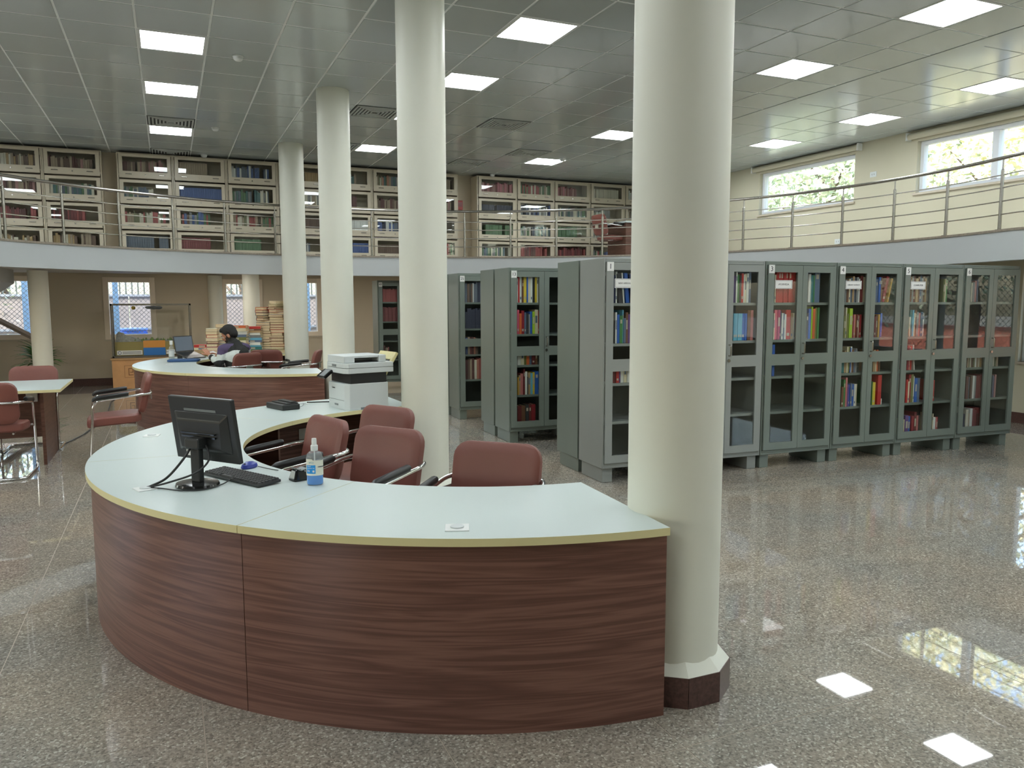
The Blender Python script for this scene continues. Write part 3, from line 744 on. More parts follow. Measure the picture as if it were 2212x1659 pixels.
# local: x = depth away from the front (front at x=0 faces -x), y = width
Wd_, Dp = .185, .36
bd = MB().prism([(0.03,-Wd_),(Dp,-Wd_),(Dp,Wd_),(0.03,Wd_),(0,Wd_-.04),(0,-Wd_+.04)], 0.0, .205); bd.build('body', M_OFFW, pr, bevel=.004)
MB().box(-.002,.002,-Wd_+.045,Wd_-.045,.072,.0745).build('drawer_gap', M_GREYP, pr)
MB().box(-.004,.0,-.03,.03,.028,.042).build('drawer_grip', M_GREYP, pr)
MB().box(.12,.24,-Wd_-.003,-Wd_+.001,.0,.018).build('side_grip', M_GREYP, pr)
MB().prism([(0.04,-Wd_+.005),(Dp-.01,-Wd_+.005),(Dp-.01,Wd_-.005),(0.04,Wd_-.005)], .205, .285).build('output_bay', M_BLACK, pr, bevel=.003)
MB().prism([(0.02,-Wd_-.01),(Dp+.045,-Wd_-.01),(Dp+.045,Wd_),(0.02,Wd_),(-.01,Wd_-.04),(-.01,-Wd_+.04)], .285, .325).build('scanner_bed', M_OFFW, pr, bevel=.004)
MB().prism([(0.02,-Wd_-.01),(Dp+.045,-Wd_-.01),(Dp+.045,Wd_),(0.02,Wd_),(-.01,Wd_-.04),(-.01,-Wd_+.04)], .327, .365).build('scanner_lid', M_OFFW, pr, bevel=.004)
MB().box(-.014,-.009,-.03,.04,.335,.352).build('lid_grip', M_GREYP, pr)
MB().box(.0,.09,-Wd_+.03,Wd_-.03,.366,.42).box(.09,Dp,-.02,Wd_-.03,.366,.42).box(Dp-.06,Dp,-Wd_+.03,-.02,.366,.42).box(.09,Dp-.06,-Wd_+.04,-.02,.402,.42).build('document_feeder', M_OFFW, pr, bevel=.004)
MB().box(.09,Dp-.06,-Wd_+.05,-.022,.366,.372).build('feeder_slot', M_BLACK, pr)
cp = MB(); Mc = Matrix.Translation((-.045, .12, .27)) @ Matrix.Rotation(rad(-38), 4, 'Y')
cp.box(-.045,.045,-.085,.06,-.012,.012,0,Mc); cp.build('control_panel', M_BLACKG, pr, bevel=.004)
MB().box(-.036,.036,-.07,.02,.0122,.0135,0,Mc).build('control_screen', M_GREYP, pr)
text('Canon', .022, M_INK, pr, (-.001, .05, .165), (rad(90), 0, rad(-90)))
Mt = Matrix.Translation((Dp-.035, 0, .185)) @ Matrix.Rotation(rad(-57), 4, 'Y')
f = MB()
for a in ((0,.29,-.12,-.085),(0,.29,.12,.16),(.22,.29,-.085,.12),(0,.05,-.085,.12)): f.box(a[0],a[1],a[2],a[3],-.012,.012,0,Mt)
f.build('rear_tray', M_EDGE, pr, bevel=.003)
MB().box(.05,.22,-.085,.12,-.009,-.004,0,Mt).build('tray_floor', M_GREYP, pr)
# black adapter box
rt = thing('adapter_box', 'black plastic box with thin leads lying left of the printer', 'box', (0.80, 6.395, DZ), rad(-70))
MB().box(-.14,.14,-.075,.075,0,.045).build('case', M_BLACK, rt, bevel=.008)
MB().box(-.13,.12,-.03,.07,.045,.052).box(-.12,.10,.02,.07,.052,.06).build('lid', M_BLACK, rt, bevel=.003)
wcable('adapter_cable', [(.87,6.32,.77),(.93,6.40,.757),(.98,6.52,.757),(.985,6.60,.762)], .002, 'thin pale lead between the black box and its outlet', M_GREYP)
wcable('printer_cable', [(1.02,6.60,.765),(1.08,6.62,.760),(1.2,6.60,.760),(1.28,6.50,.77)], .005, 'black power lead running to the printer')
# ================================================================== BOOKS
PAL = {}
def bcol(name, r, g, b): PAL[name] = mat('cover_'+name.replace(' ', '_'), rgb(r,g,b), .5)
for n, c in dict(red=(190,48,44), crimson=(150,34,44), maroon=(110,40,40), orange=(214,106,58), yellow=(224,196,60), gold=(196,150,50), lime=(164,200,48), green=(70,130,70),
    olive=(120,122,66), teal=(50,120,120), cyan=(104,178,204), blue=(44,96,180), navy=(36,46,86), purple=(104,70,130), magenta=(180,50,100), pink=(224,96,120),
    brown=(118,80,56), tan=(180,150,110), cream=(222,212,180), white=(226,226,218), grey=(138,140,140), charcoal=(58,58,60), black=(34,34,36), slate=(96,112,136), rose=(196,120,116)).items(): bcol(n, *c)
M_PAGES = mat('page_edges', rgb(226,206,168), .75, noise=(120, .10)); M_BAND = mat('spine_band', rgb(190,180,158), .6)
BK = {}
def bookmesh(c, variant):
    k = (c, variant)
    if k not in BK:
        b = MB(); e = .11
        b.box(0,e,0,1,0,1,0).box(1-e,1,0,1,0,1,0).box(e,1-e,0,.03,0,1,0).box(e,1-e,.03,.955,.02,.98,1)
        if variant:
            z0, z1 = ((.72,.86),(.12,.22),(.45,.75))[variant-1]
            b.add([(.22,-.002,z0),(.78,-.002,z0),(.78,-.002,z1),(.22,-.002,z1)], [(0,1,2,3)], 2)
        BK[k] = b.mesh('book', [PAL[c], M_PAGES, M_BAND if c not in ('white','cream','tan') else PAL['slate']], recalc=False)
    return BK[k]
NB = [0]
STUFF = {}
PALU = {}
def muted(c):
    if c not in PALU:
        r, g, b, _ = PAL[c].node_tree.nodes['Principled BSDF'].inputs['Base Color'].default_value; y = .3*r+.5*g+.2*b; k = .45
        PALU[c] = mat('muted_'+c, (r*(1-k)+(y*.8+.06)*k, g*(1-k)+(y*.8+.055)*k, b*(1-k)+(y*.8+.045)*k, 1), .6)  # cover colour mixed towards a lifted grey
    return PALU[c]
def stuff_book(x, y, z, t, d, h, c, M):
    STUFF.setdefault(c, MB()).box(x, x+t, y, y+d, z, z+h, 0, M)
def words_n(n): return ORD[n] if n < len(ORD) else str(n+1)+'th'

# ================================================================== GREY STEEL CABINETS
CW, CD, CH = 0.838, 0.46, 1.96
SH = [1.575, 1.225, 0.878, 0.54, 0.165]; TOPS = [1.90, 1.56, 1.21, 0.862, 0.525]
def make_cabinet(ms):
    t = thing('steel_cabinet', 'cabinet', 'cabinet', (0,0,0), 0, 'grey steel cabinets in rows'); w, d, h = CW, CD, CH; s = .018
    body = MB().box(0,s,0,d,.13,h,0).box(w-s,w,0,d,.13,h,0).box(s,w-s,0,d,h-s,h,0).box(s,w-s,0,d,.13,.15,0).box(s,w-s,d-s,d,.15,h-s,1)
    body.box(s,w-s,.0,.012,1.925,h-s,0).box(s,w-s,0,.012,.15,.172,0)
    body.build('carcass', [ms, M_INSIDE], t, bevel=.003)
    for z in SH[:4]: MB().box(s,w-s,.016,d-s,z-.024,z).build('shelf', ms, t)
    for x in (0.02, w-.12):
        MB().box(x,x+.10,.03,d-.02,0,.13).build('foot', ms, t, bevel=.004)
    for k in (0, 1):
        x0 = s+.002+k*((w-2*s)/2); x1 = x0+(w-2*s)/2-.004; L = .068 if k == 0 else .058; R_ = .058 if k == 0 else .068
        dr = MB(); y0, y1 = -.018, -.001
        for a in ((x0,x0+L,.176,1.922),(x1-R_,x1,.176,1.922),(x0+L,x1-R_,.176,.245),(x0+L,x1-R_,.985,1.09),(x0+L,x1-R_,1.858,1.922)): dr.box(a[0],a[1],y0,y1,a[2],a[3])
        o = dr.build('door', ms, t)
        for za, zb in ((.245,.985),(1.09,1.858)): MB().box(x0+L,x1-R_,-.010,-.006,za,zb).build('pane', M_GLASS, o)
        if k == 1:
            hx = x0+.022
            MB().tube(fillet([(hx,-.018,1.09),(hx,-.05,1.09),(hx,-.05,1.19),(hx,-.018,1.19)], .015), .006, 8).build('handle', M_STEEL, o, smooth=True)
            MB().tube([(hx,-.016,1.045),(hx,-.03,1.045)], .014, 14).build('lock', M_STEEL, o, smooth=True)
    return t
cabG = make_cabinet(M_GREEN); cabL = make_cabinet(M_GREYC); usedG = [False]; usedL = [False]
def cabinet(num, x, y, rz, kind, label, sign=None, contents=None, ind=True):
    src, used = (cabG, usedG) if kind == 'g' else (cabL, usedL)
    c = dup(src, (x,y,0), rz, label)
    if num:
        n = MB().box(.022,.086,-.0205,-.0185,1.848,1.925).build('number_card', M_PAPER, c)
        text(num, .062 if len(num) == 1 else .05, M_INK, n, (.054,-.0208,1.886), (rad(90),0,0))
    if sign:
        n = MB().box(.10,.30,-.0135,-.0105,1.705,1.785).build('shelf_sign', M_PAPER, c)
        text(sign, .024 if len(sign) < 10 else .019, M_INK, n, (.20,-.0138,1.745), (rad(90),0,0))
        fr_ = MB()
        for a in ((.105,.295,1.71,1.712),(.105,.295,1.778,1.78),(.105,.107,1.712,1.778),(.293,.295,1.712,1.778)): fr_.box(a[0],a[1],-.0139,-.0136,a[2],a[3])
        fr_.build('sign_border', M_INK, n)
    if contents:
        M = Matrix.Translation((x,y,0)) @ Matrix.Rotation(rz, 4, 'Z')
        for (door, shelf), spec in contents.items():
            fill_shelf(num, M, rz, door, shelf, spec, ind)
    return c
NUMW = {'1':'one','2':'between one and three','3':'three','4':'four','5':'five','6':'six','13':'thirteen','25':'twenty-five','49':'forty-nine'}
SHN = ['top','second','third','fourth','bottom']
def fill_shelf(num, M, rz, door, shelf, spec, ind):
    """spec: list of (colour, thickness, height[, lean degrees]) from the numbered side"""
    p0 = M.translation; x = (0.092 if door == 0 else 0.487)+.045*p0.x/p0.y
    n = 0
    for b in spec:
        c, th, h = b[0], b[1], b[2]; lean = b[3] if len(b) > 3 else 0
        if c == '-': x += th; continue
        d = .15+.05*random.random(); y = .022+.014*random.random()
        z = SH[shelf]+.001
        if lean > 0: z += th*math.sin(rad(lean))
        if ind:
            p = M @ Vector((x, y, z))
            o = inst(bookmesh(c, random.choice((0,0,0,1,2,3))), 'book', None, p, (0, rad(lean), rz), (th*.96, d, h))
            tag(o, '%s book, %s on the %s shelf behind the %s door, cabinet %s' % (c, words_n(n), SHN[shelf], 'numbered' if door == 0 else 'handle', NUMW[num]), 'book', 'books in the grey cabinets')
            NB[0] += 1
        else: stuff_book(x, y, z, th*.96, d, h, c, M)
        n += 1; x += th + abs(math.sin(rad(lean)))*h*(0.6 if lean else 0)
def mix(cols, h0, h1, t0=.018, t1=.034, lim=.285):
    out = []; x = 0; i = 0
    while i < len(cols):
        t = random.uniform(t0, t1)
        if x+t > lim: break
        out.append((cols[i], t, random.uniform(h0, h1))); x += t; i += 1
    return out
R1 = rad(-2.35)
def row1(k): return (3.42+math.cos(R1)*.845*k, 5.90+math.sin(R1)*.845*k)
cab1 = {(0,0): [('navy',.014,.24),('white',.018,.27),('-',.008,0),('charcoal',.04,.25,-4),('white',.014,.26,-5),('blue',.034,.26,-5),('navy',.03,.25,-5),('white',.012,.26,-4),('cream',.03,.26,-3)],
    (0,1): [('black',.016,.20),('white',.016,.27),('blue',.024,.25),('green',.03,.24),('cyan',.010,.29),('slate',.02,.22),('brown',.024,.27),('purple',.03,.25),('navy',.028,.24),('teal',.02,.23),('blue',.03,.24)],
    (0,2): [('maroon',.03,.17),('red',.03,.18),('purple',.016,.18),('white',.03,.16),('cream',.032,.16),('white',.03,.155),('grey',.03,.16),('brown',.03,.15)]}
cab2 = {(0,0): mix(['green','white','slate','cream','red','white'],.22,.27), (0,1): mix(['cyan']*3+['blue'],.22,.25),
    (1,0): [('purple',.014,.25),('white',.016,.28),('green',.024,.26),('charcoal',.02,.25),('red',.024,.27),('white',.022,.26),('cream',.02,.265),('white',.024,.27),('slate',.022,.28)],
    (1,1): [('cyan',.026,.25),('cyan',.026,.25),('cyan',.026,.25),('cyan',.024,.25),('blue',.028,.25),('blue',.026,.25),('brown',.034,.28),('rose',.03,.28)]}
cab3 = {(0,0): [('cream',.014,.26)]+[('red',.0295,.318)]*8,
    (0,1): [('cream',.012,.25),('pink',.034,.28),('magenta',.028,.28),('navy',.02,.27),('white',.016,.25),('slate',.014,.25),('white',.026,.24),('red',.056,.28),('tan',.022,.25),('cream',.02,.25)],
    (0,2): [('blue',.03,.30)],
    (1,0): [('white',.030,.27),('teal',.03,.26),('green',.014,.26),('slate',.062,.31)],
    (1,1): [('charcoal',.022,.25),('blue',.03,.29),('lime',.02,.31),('orange',.03,.29),('olive',.026,.30),('green',.024,.30)]}
cab4 = {(0,0): mix(['grey','brown','cream','slate','tan','slate','grey','white','maroon','cream','brown','maroon'],.22,.26),
    (0,1): [('olive',.026,.22),('cream',.016,.30),('olive',.022,.24),('lime',.04,.29),('magenta',.018,.23),('rose',.02,.23),('gold',.012,.23),('maroon',.024,.23),('cream',.018,.22),('crimson',.024,.23)],
    (0,2): [('teal',.03,.2),('tan',.024,.22),('cream',.018,.26),('olive',.022,.26),('blue',.012,.25),('white',.018,.26),('brown',.022,.23),('slate',.02,.22),('grey',.026,.24)],
    (0,3): [('brown',.03,.20),('green',.022,.27),('rose',.022,.29),('purple',.022,.22),('blue',.024,.22),('slate',.022,.23),('blue',.03,.22),('white',.02,.22),('cream',.016,.22)],
    (1,0): [('slate',.03,.23),('blue',.024,.25),('brown',.026,.25),('crimson',.034,.26,12),('gold',.018,.24,12)],
    (1,1): [('maroon',.02,.21),('brown',.02,.22),('gold',.018,.23),('slate',.016,.23),('blue',.022,.24)],
    (1,2): [('tan',.03,.22),('cream',.014,.20),('orange',.026,.22),('brown',.022,.21)],
    (1,3): [('green',.010,.24),('yellow',.036,.23),('-',.03,0),('red',.05,.30),('white',.010,.06)]}
cab5 = {(0,0): mix(['brown','grey','maroon','tan','brown','slate','grey','brown','tan','grey','slate','brown'],.24,.27),
    (0,1): [('cream',.014,.2),('teal',.03,.27),('cyan',.02,.27),('cream',.014,.24),('brown',.024,.27),('grey',.028,.25),('rose',.03,.24),('slate',.03,.25),('white',.022,.24)],
    (0,2): [('crimson',.03,.25),('cream',.012,.24),('red',.026,.25),('-',.03,0),('white',.010,.26,-6)],
    (0,3): [('red',.028,.24),('cream',.02,.22),('crimson',.03,.29),('olive',.034,.29),('white',.014,.27),('blue',.034,.25),('slate',.034,.25)],
    (0,4): [('cream',.014,.2),('purple',.046,.24),('blue',.028,.23),('-',.02,0),('crimson',.03,.23),('maroon',.034,.27),('rose',.026,.23)],
    (1,0): [('-',.05,0),('olive',.024,.24),('cream',.018,.24),('green',.02,.23)], (1,3): [('red',.014,.22)],
    (1,4): [('cream',.012,.24),('white',.034,.2),('rose',.016,.2),('crimson',.03,.2)]}
cab6 = {(0,0): mix(['cream','grey','rose','slate'],.2,.25), (0,2): mix(['tan','olive','cream','brown','olive','white','tan','cream','gold'],.17,.2),
    (0,3): mix(['maroon','slate','brown','white','grey','crimson','crimson'],.23,.26,.026,.042), (0,4): mix(['navy','cream','tan','white','crimson','crimson','maroon','red'],.2,.27,.024,.04),
    (1,2): mix(['cream','olive','tan'],.17,.2), (1,3): mix(['slate','purple','rose'],.22,.25)}
cab13 = {(0,0): [('white',.010,.27),('red',.02,.30),('white',.026,.29),('brown',.02,.25),('yellow',.034,.30),('blue',.018,.29),('cream',.03,.30),('white',.024,.29),('black',.03,.28),('yellow',.024,.28),('white',.02,.29)],
    (0,1): [('pink',.024,.27),('orange',.028,.23),('crimson',.034,.26),('slate',.022,.24),('charcoal',.028,.23),('grey',.016,.22),('blue',.03,.25),('lime',.03,.25),('cream',.042,.27),('red',.016,.26)],
    (0,2): [('white',.042,.17),('cream',.04,.17),('olive',.03,.16),('orange',.034,.13),('slate',.03,.16),('maroon',.04,.2),('brown',.03,.15)],
    (0,3): [('gold',.016,.2),('tan',.022,.22),('rose',.034,.24),('maroon',.018,.29),('white',.03,.26),('black',.012,.2),('tan',.03,.25),('cyan',.026,.24),('yellow',.026,.25),('blue',.044,.26)],
    (0,4): [('maroon',.05,.25),('brown',.05,.25),('charcoal',.04,.26),('maroon',.03,.26),('crimson',.05,.26)]}
cab25 = {(0,0): mix(['slate','brown','charcoal','brown','white','slate','slate','navy','slate'],.24,.28), (0,1): mix(['navy']*8,.22,.27,.026,.036),
    (0,2): mix(['blue','tan','crimson','maroon','orange','brown'],.18,.24), (0,3): mix(['maroon','brown','tan','maroon','cream','orange','red'],.24,.29,.024,.036)}
cab49 = {(0,0): mix(['red']*9,.22,.24,.028,.034), (0,1): mix(['crimson']*8,.24,.26,.03,.036), (0,3): mix(['maroon','brown','tan','crimson'],.2,.25)}
p = row1(0); cabinet('1', p[0], p[1], R1, 'l', 'light grey steel cabinet numbered 1 with a NEW ARRIVALS card', 'NEW ARRIVALS', cab1)
p = row1(1); cabinet(None, p[0], p[1], R1, 'l', 'light grey steel cabinet half hidden behind the nearest column, between 1 and 3', None, None)
M = Matrix.Translation((p[0],p[1],0)) @ Matrix.Rotation(R1, 4, 'Z')
for (dd, ss), sp in cab2.items():
    if dd == 1: fill_shelf('2', M, R1, dd, ss, sp, True)
p = row1(2); cabinet('3', p[0], p[1], R1, 'g', 'green-grey steel cabinet numbered 3 with red book set and AYURVEDA card', 'AYURVEDA', cab3)
p = row1(3); cabinet('4', p[0], p[1], R1, 'g', 'green-grey steel cabinet numbered 4 with a LIBRARY SCIENCE card', 'LIBRARY SCIENCE', cab4)
p = row1(4); cabinet('5', p[0], p[1], R1, 'g', 'green-grey steel cabinet numbered 5 with a COMPUTER card', 'COMPUTER', cab5)
p = row1(5); cabinet('6', p[0], p[1], R1, 'g', 'green-grey steel cabinet numbered 6 at the window end of its row', None, cab6, False)
for k in range(2):
    p = row1(k); q = (p[0]-math.sin(R1)*.95+math.cos(R1)*CW, p[1]+math.cos(R1)*.95+math.sin(R1)*CW)
    cabinet(None, q[0], q[1], R1+PI, 'g', ('green steel cabinet back to back with the NEW ARRIVALS cabinet', 'green steel cabinet backing onto the cabinet between 1 and 3')[k])
cabinet('13', 3.45, 8.02, R1, 'g', 'green-grey steel cabinet numbered 13 with bright mixed books', None, cab13)
cabinet('25', 3.53, 9.91, R1, 'g', 'green-grey steel cabinet numbered 25 with dark blue books', None, cab25, False)
cabinet(None, 3.50, 11.90, R1, 'g', 'green-grey steel cabinet with only its plain side showing beside the second column')
cabinet('49', 3.44, 13.95, R1, 'g', 'green-grey steel cabinet numbered 49 with red books at the back', None, cab49, False)
for k, (x, y, n) in enumerate(((3.45,8.02,'13'),(3.53,9.91,'25'))):
    cabinet(None, x+CW-math.sin(R1)*.93, y+.93, R1+PI, 'g', 'green steel cabinet standing back to back with cabinet %s' % NUMW[n])
    cabinet(None, x+.845, y-.035, R1, 'g', 'green steel cabinet standing next to cabinet %s' % NUMW[n])

for pr_ in (cabG, cabL):
    for ch in list(pr_.children_recursive): bpy.data.objects.remove(ch)
    bpy.data.objects.remove(pr_)
# ================================================================== CREAM BOOKCASES ON THE GALLERY
BW, BD_, BZ0, BZ1 = 0.838, 0.34, 2.3, 4.015; TP = 0.413
def make_bookcase():
    t = thing('glass_bookcase', 'bookcase', 'bookcase', (0,0,0), 0, 'cream bookcases along the gallery'); w = BW
    b = MB().box(0,.02,0,BD_,BZ0+.06,BZ1).box(w-.02,w,0,BD_,BZ0+.06,BZ1).box(.02,w-.02,BD_-.015,BD_,BZ0+.06,BZ1,1).box(.02,w-.02,0,BD_,BZ1-.02,BZ1).box(.03,w-.03,.02,BD_,BZ0,BZ0+.06)
    for k in range(4):
        zt = BZ1-.012-k*TP; b.box(.02,w-.02,0.0,BD_-.015,zt-TP+.06,zt-TP+.082)
    b.build('carcass', [M_CREAM, M_CREAMIN], t)
    for k in range(4):
        zt = BZ1-.022-k*TP; zb = zt-TP+.028; d = MB(); gl0, gl1, g0, g1 = zb+.108, zt-.045, .085, w-.085
        for a in ((.028,g0,zb,zt),(g1,w-.028,zb,zt),(g0,g1,gl1,zt),(g0,g1,zb,gl0)): d.box(a[0],a[1],-.022,-.003,a[2],a[3])
        for a in ((.028,w-.028,zt-.006,zt),(.028,w-.028,zb,zb+.006)): d.box(a[0],a[1],-.027,-.022,a[2],a[3])
        o = d.build('door', M_CREAM, t)
        MB().box(g0,g1,-.014,-.010,gl0,gl1).build('pane', M_GLASS, o)
        for x in (.17, w-.17): MB().tube([(x-.045,-.022,zb+.062),(x-.04,-.034,zb+.062),(x+.04,-.034,zb+.062),(x+.045,-.022,zb+.062)], .007, 6).build('handle', M_STEEL, o, smooth=True)
        MB().tube([(w/2,-.022,zb+.058),(w/2,-.027,zb+.058)], .011, 10).build('lock', M_STEEL, o, smooth=True)
    return t
bc0 = make_bookcase()
starts = [-3.41-.84, -3.41, -2.57, -1.728] + [-.67+.8414*k for k in range(7)] + [5.61+.833*k for k in range(5)]
names = ['outermost','next to outermost','second before the wall gap by the railing end','just before the first wall gap',
    'first after the narrow wall gap','second after the narrow wall gap','third after the narrow wall gap','fourth after the narrow wall gap, behind a column','fifth after the narrow wall gap','sixth after the narrow wall gap','last before the red wall box',
    'first after the red wall box','second after the red wall box','third after the red wall box','fourth after the red wall box','last, in the corner by the windows']
PALS = [['maroon','brown','rose','tan'],['tan','brown','gold','cream','brown'],['slate','teal','grey','cream','green'],['blue','slate','navy','white'],['crimson','maroon','red'],
        ['cream','slate','orange','tan','olive','teal'],['green','olive','cream','tan','red'],['rose','crimson','pink'],['white','cream','grey','tan','slate'],['brown','red','blue','cream','green','grey']]
UPC = {3: [0,2,4,1], 4: [0,2,6,8], 5: [8,3,9,4], 6: [3,2,6,9], 7: [1,8,1,8], 8: [5,0,8,3], 9: [5,0,3,9], 10: [0,0,3,9], 11: [7,3,9,2], 12: [6,3,2,4], 13: [7,2,9,4], 14: [8,9,8,9], 15: [8,8,9,2], 2: [1,0,4,1]}
for n, u in enumerate(starts):
    lab = 'cream glass-door bookcase on the gallery, %s' % names[n]
    if n == 0: o = bc0; o.location = (u, 14.6, 0); o['label'] = lab
    else: o = dup(bc0, (u, 14.6, 0), 0, lab)
    if n < 2: continue
    for k in range(4):
        zf = BZ1-.012-(k+1)*TP+.083; pal = PALS[UPC[n][k]]; x = .035+random.choice((0,0,.05)); lim = BW-.05-random.choice((0,.0,.1,.25)); hh = random.uniform(.20,.25)
        M = Matrix.Translation((u, 14.6, 0)); uni = random.random() < .25; c = random.choice(pal)
        while x < lim:
            t = random.uniform(.018, .046) if not uni else .036
            if not uni: c = random.choice(pal)
            h = hh*(random.uniform(.82, 1.08) if not uni else 1); h = min(h, .29)
            if random.random() < .05: x += random.uniform(.02,.08); continue
            stuff_book(x, .02+random.uniform(0,.02), zf, t*.94, .17, h, c, M); x += t
# everything beyond the 300 individual books is one mass of volumes
mass = MB(); mats = []
for i, (c, mb) in enumerate(STUFF.items()):
    mass.add(mb.v, mb.f, i); mats.append(muted(c))
o = mass.build('shelved_books', mats, recalc=False); tag(o, 'rows of volumes behind glass in the gallery bookcases and far cabinets', 'books', kind='stuff')
# red call box on the gallery wall
t = thing('fire_alarm_box', 'red wall box in the gap between the two groups of bookcases', 'alarm box', (5.36, 14.95, 3.47))
MB().box(-.06,.06,-.06,0,-.09,.09).build('box', mat('alarm_red', rgb(170,50,44), .4), t, bevel=.006)
MB().box(-.04,.04,-.064,-.06,-.03,.05).build('cover', mat('alarm_dark', rgb(130,40,36), .3), t)
# gallery table and chair
t = thing('gallery_table', 'brown table with pale top standing on the gallery behind the railing', 'table', (7.75, 12.6, 2.3))
MB().box(0,1.5,0,.75,.72,.75).build('tabletop', M_TOP, t); 
MB().box(.04,.07,.05,.7,0,.72).build('leg_panel', M_WOODO, t); MB().box(1.43,1.46,.05,.7,0,.72).build('leg_panel', M_WOODO, t); MB().box(.07,1.43,.06,.085,.02,.72).build('modesty_panel', M_WOODO, t)
MB().box(.72,.80,.052,.06,.60,.70).build('socket_box', M_WHITE, t)
chair(7.42, 13.0, 0, 'maroon armchair on the gallery at the end of the brown table', z=2.3)
chair(8.55, 12.2, 100, 'maroon armchair on the gallery in front of the brown table', z=2.3)

for n, (v, z, lab) in enumerate(((9.19,3.53,'small white wall socket between the two gallery windows'),(9.85,2.55,'small white wall socket low behind the railing under the gallery windows'))):
    t = thing('wall_socket', lab, 'socket', (U1, v, z))
    MB().box(-.008,0,-.06,.06,-.04,.04).build('plate', M_OFFW, t, bevel=.002)
    for y in (-.02, .02): MB().box(-.0095,-.008,y-.004,y+.004,-.012,.012).build('slot', M_GREYP, t)
# ================================================================== BOOK STACKS ON THE FAR DESK
def flat_book(x, y, z, rz, t, d, h, c, label):
    """book lying flat; spine towards local -y"""
    o = inst(bookmesh(c, random.choice((0,1,3))), 'book', None, (0,0,0), (0,0,0), (t, d, h))
    # thickness axis -> z, height axis -> -x
    M = Matrix.Translation((x, y, z)) @ Matrix.Rotation(rz, 4, 'Z') @ Matrix.Translation((h/2, -d/2, 0)) @ Matrix.Rotation(rad(-90), 4, 'Y')
    o.matrix_world = M @ Matrix.Diagonal((t, d, h, 1))
    tag(o, label, 'book', 'books piled on the far desk'); NB[0] += 1
    return o
STK = [('the low flat pile by the laptop', .50, 13.02, .93, ['olive','tan','cream','red'], (.035,.05), 'front', .30),
       ('the short pile with pink pages', .60, 12.93, 1.18, ['crimson','cream','rose','maroon','rose','cream','red','tan','cream'], (.03,.055), 'side', .22),
       ('the pale grey pile behind the head', .76, 13.10, 1.24, ['white','grey','white','slate','white','grey','white','cream','slate','white','tan'], (.03,.06), 'side', .22),
       ('the pile just behind the shoulder', 1.03, 13.26, 1.21, ['olive','cream','navy','orange','cream','olive','slate','white','cream','orange'], (.03,.06), 'front', .25),
       ('the pile under the lying red book', 1.26, 13.32, 1.19, ['cream','olive','teal','cyan','white','slate','cyan','grey','white','tan','brown','red'], (.025,.05), 'front', .25),
       ('the tall pile beside the fourth column', 1.43, 13.36, 1.50, ['charcoal','white','black','tan','olive','maroon','cream','tan','brown','cream','tan','grey','cream','maroon','black','charcoal','crimson','orange'], (.03,.06), 'edge', .23),
       ('the tallest pile touching the fourth column', 1.62, 13.28, 1.60, ['cream','tan','olive','red','tan','maroon','brown','cream','red','tan','crimson','brown','tan','cream','maroon','white','red','maroon','brown','olive','cream'], (.026,.06), 'edge', .24)]
for nm, x, y, ztop, cols, (t0, t1), mode, L in STK:
    z = DZ+.002; ts = [random.uniform(t0, t1) for _ in cols]; s = (ztop-z)/sum(ts); ts = [a*s for a in ts]
    for i, (c, t) in enumerate(zip(cols, ts)):
        base = {'front': rad(-23.5), 'side': rad(-23.5-75), 'edge': rad(-23.5+180)}[mode]
        if mode == 'edge' and i > len(cols)-6: base = rad(-23.5-118)
        flat_book(x+random.uniform(-.012,.012), y+random.uniform(-.012,.012), z, base+rad(random.uniform(-5,5)), t*.985, random.uniform(.155,.175), L*random.uniform(.92,1.02), c,
                  '%s book lying flat, %s from the desk in %s' % (c, words_n(i) if i < 14 else ('fifteenth','sixteenth','seventeenth','eighteenth','nineteenth','twentieth','twenty-first')[i-14], nm))
        z += t

# ================================================================== THINGS ON THE FAR DESK
lp = thing('laptop', 'dark grey open laptop on the far desk in front of the person', 'laptop', (0.27, 12.62, DZ), rad(43))
Ml = Matrix.Translation((0,0,.012)) @ Matrix.Rotation(rad(19), 4, 'X')
M_LAP = mat('laptop_shell', rgb(62,60,58), .45)
MB().box(-.18,.18,-.12,.12,0.03,.046,0,Ml).build('base', M_LAP, lp, bevel=.003)
MB().box(-.16,.16,-.02,.10,.046,.0475,0,Ml).build('keyboard_field', M_BLACK, lp)
Msc = Ml @ Matrix.Translation((0,.12,.046)) @ Matrix.Rotation(rad(-28), 4, 'X')
MB().box(-.18,.18,0,.008,0,.24,0,Msc).build('screen_lid', M_LAP, lp, bevel=.003)
MB().box(-.165,.165,-.0012,-.0004,.018,.225,0,Msc).build('display', mat('laptop_screen', rgb(96,106,116), .2, emit=(rgb(110,120,130), .12)), lp)
for s in (-1, 1): MB().box(s*.14-.01,s*.14+.01,.02,.10,0,.055).build('riser', M_BLACK, lp)
sv = thing('laptop_sleeve', 'flat blue padded sleeve lying on the far desk rim', 'sleeve', (0.17, 11.99, DZ), rad(-10))
b = pad(.42, .24, .035, .05); b.v = [(x, z, y+.0175) for x, y, z in b.v]; weld(b.build('pouch', mat('sleeve_blue', rgb(52,84,128), .8, bump=(200,.1)), sv, smooth=True))
MB().tube([(-.2,-.05,.018),(0,-.118,.019),(.2,-.05,.018)], .003, 5).build('zip', M_BLACK, sv, smooth=True)
wb = thing('water_bottle', 'clear bottle with pale cap standing on the far desk left of the laptop', 'bottle', (0.015, 12.36, DZ))
MB().lathe([(.034,0),(.038,.008),(.038,.15),(.03,.185),(.016,.205),(.016,.225)], 24).build('shell', M_CLEAR, wb, smooth=True)
MB().lathe([(.036,.012),(.036,.14)], 24).build('content', glass_mat('bottle_water', (.80,.85,.86,1), 1.33), wb, smooth=True)
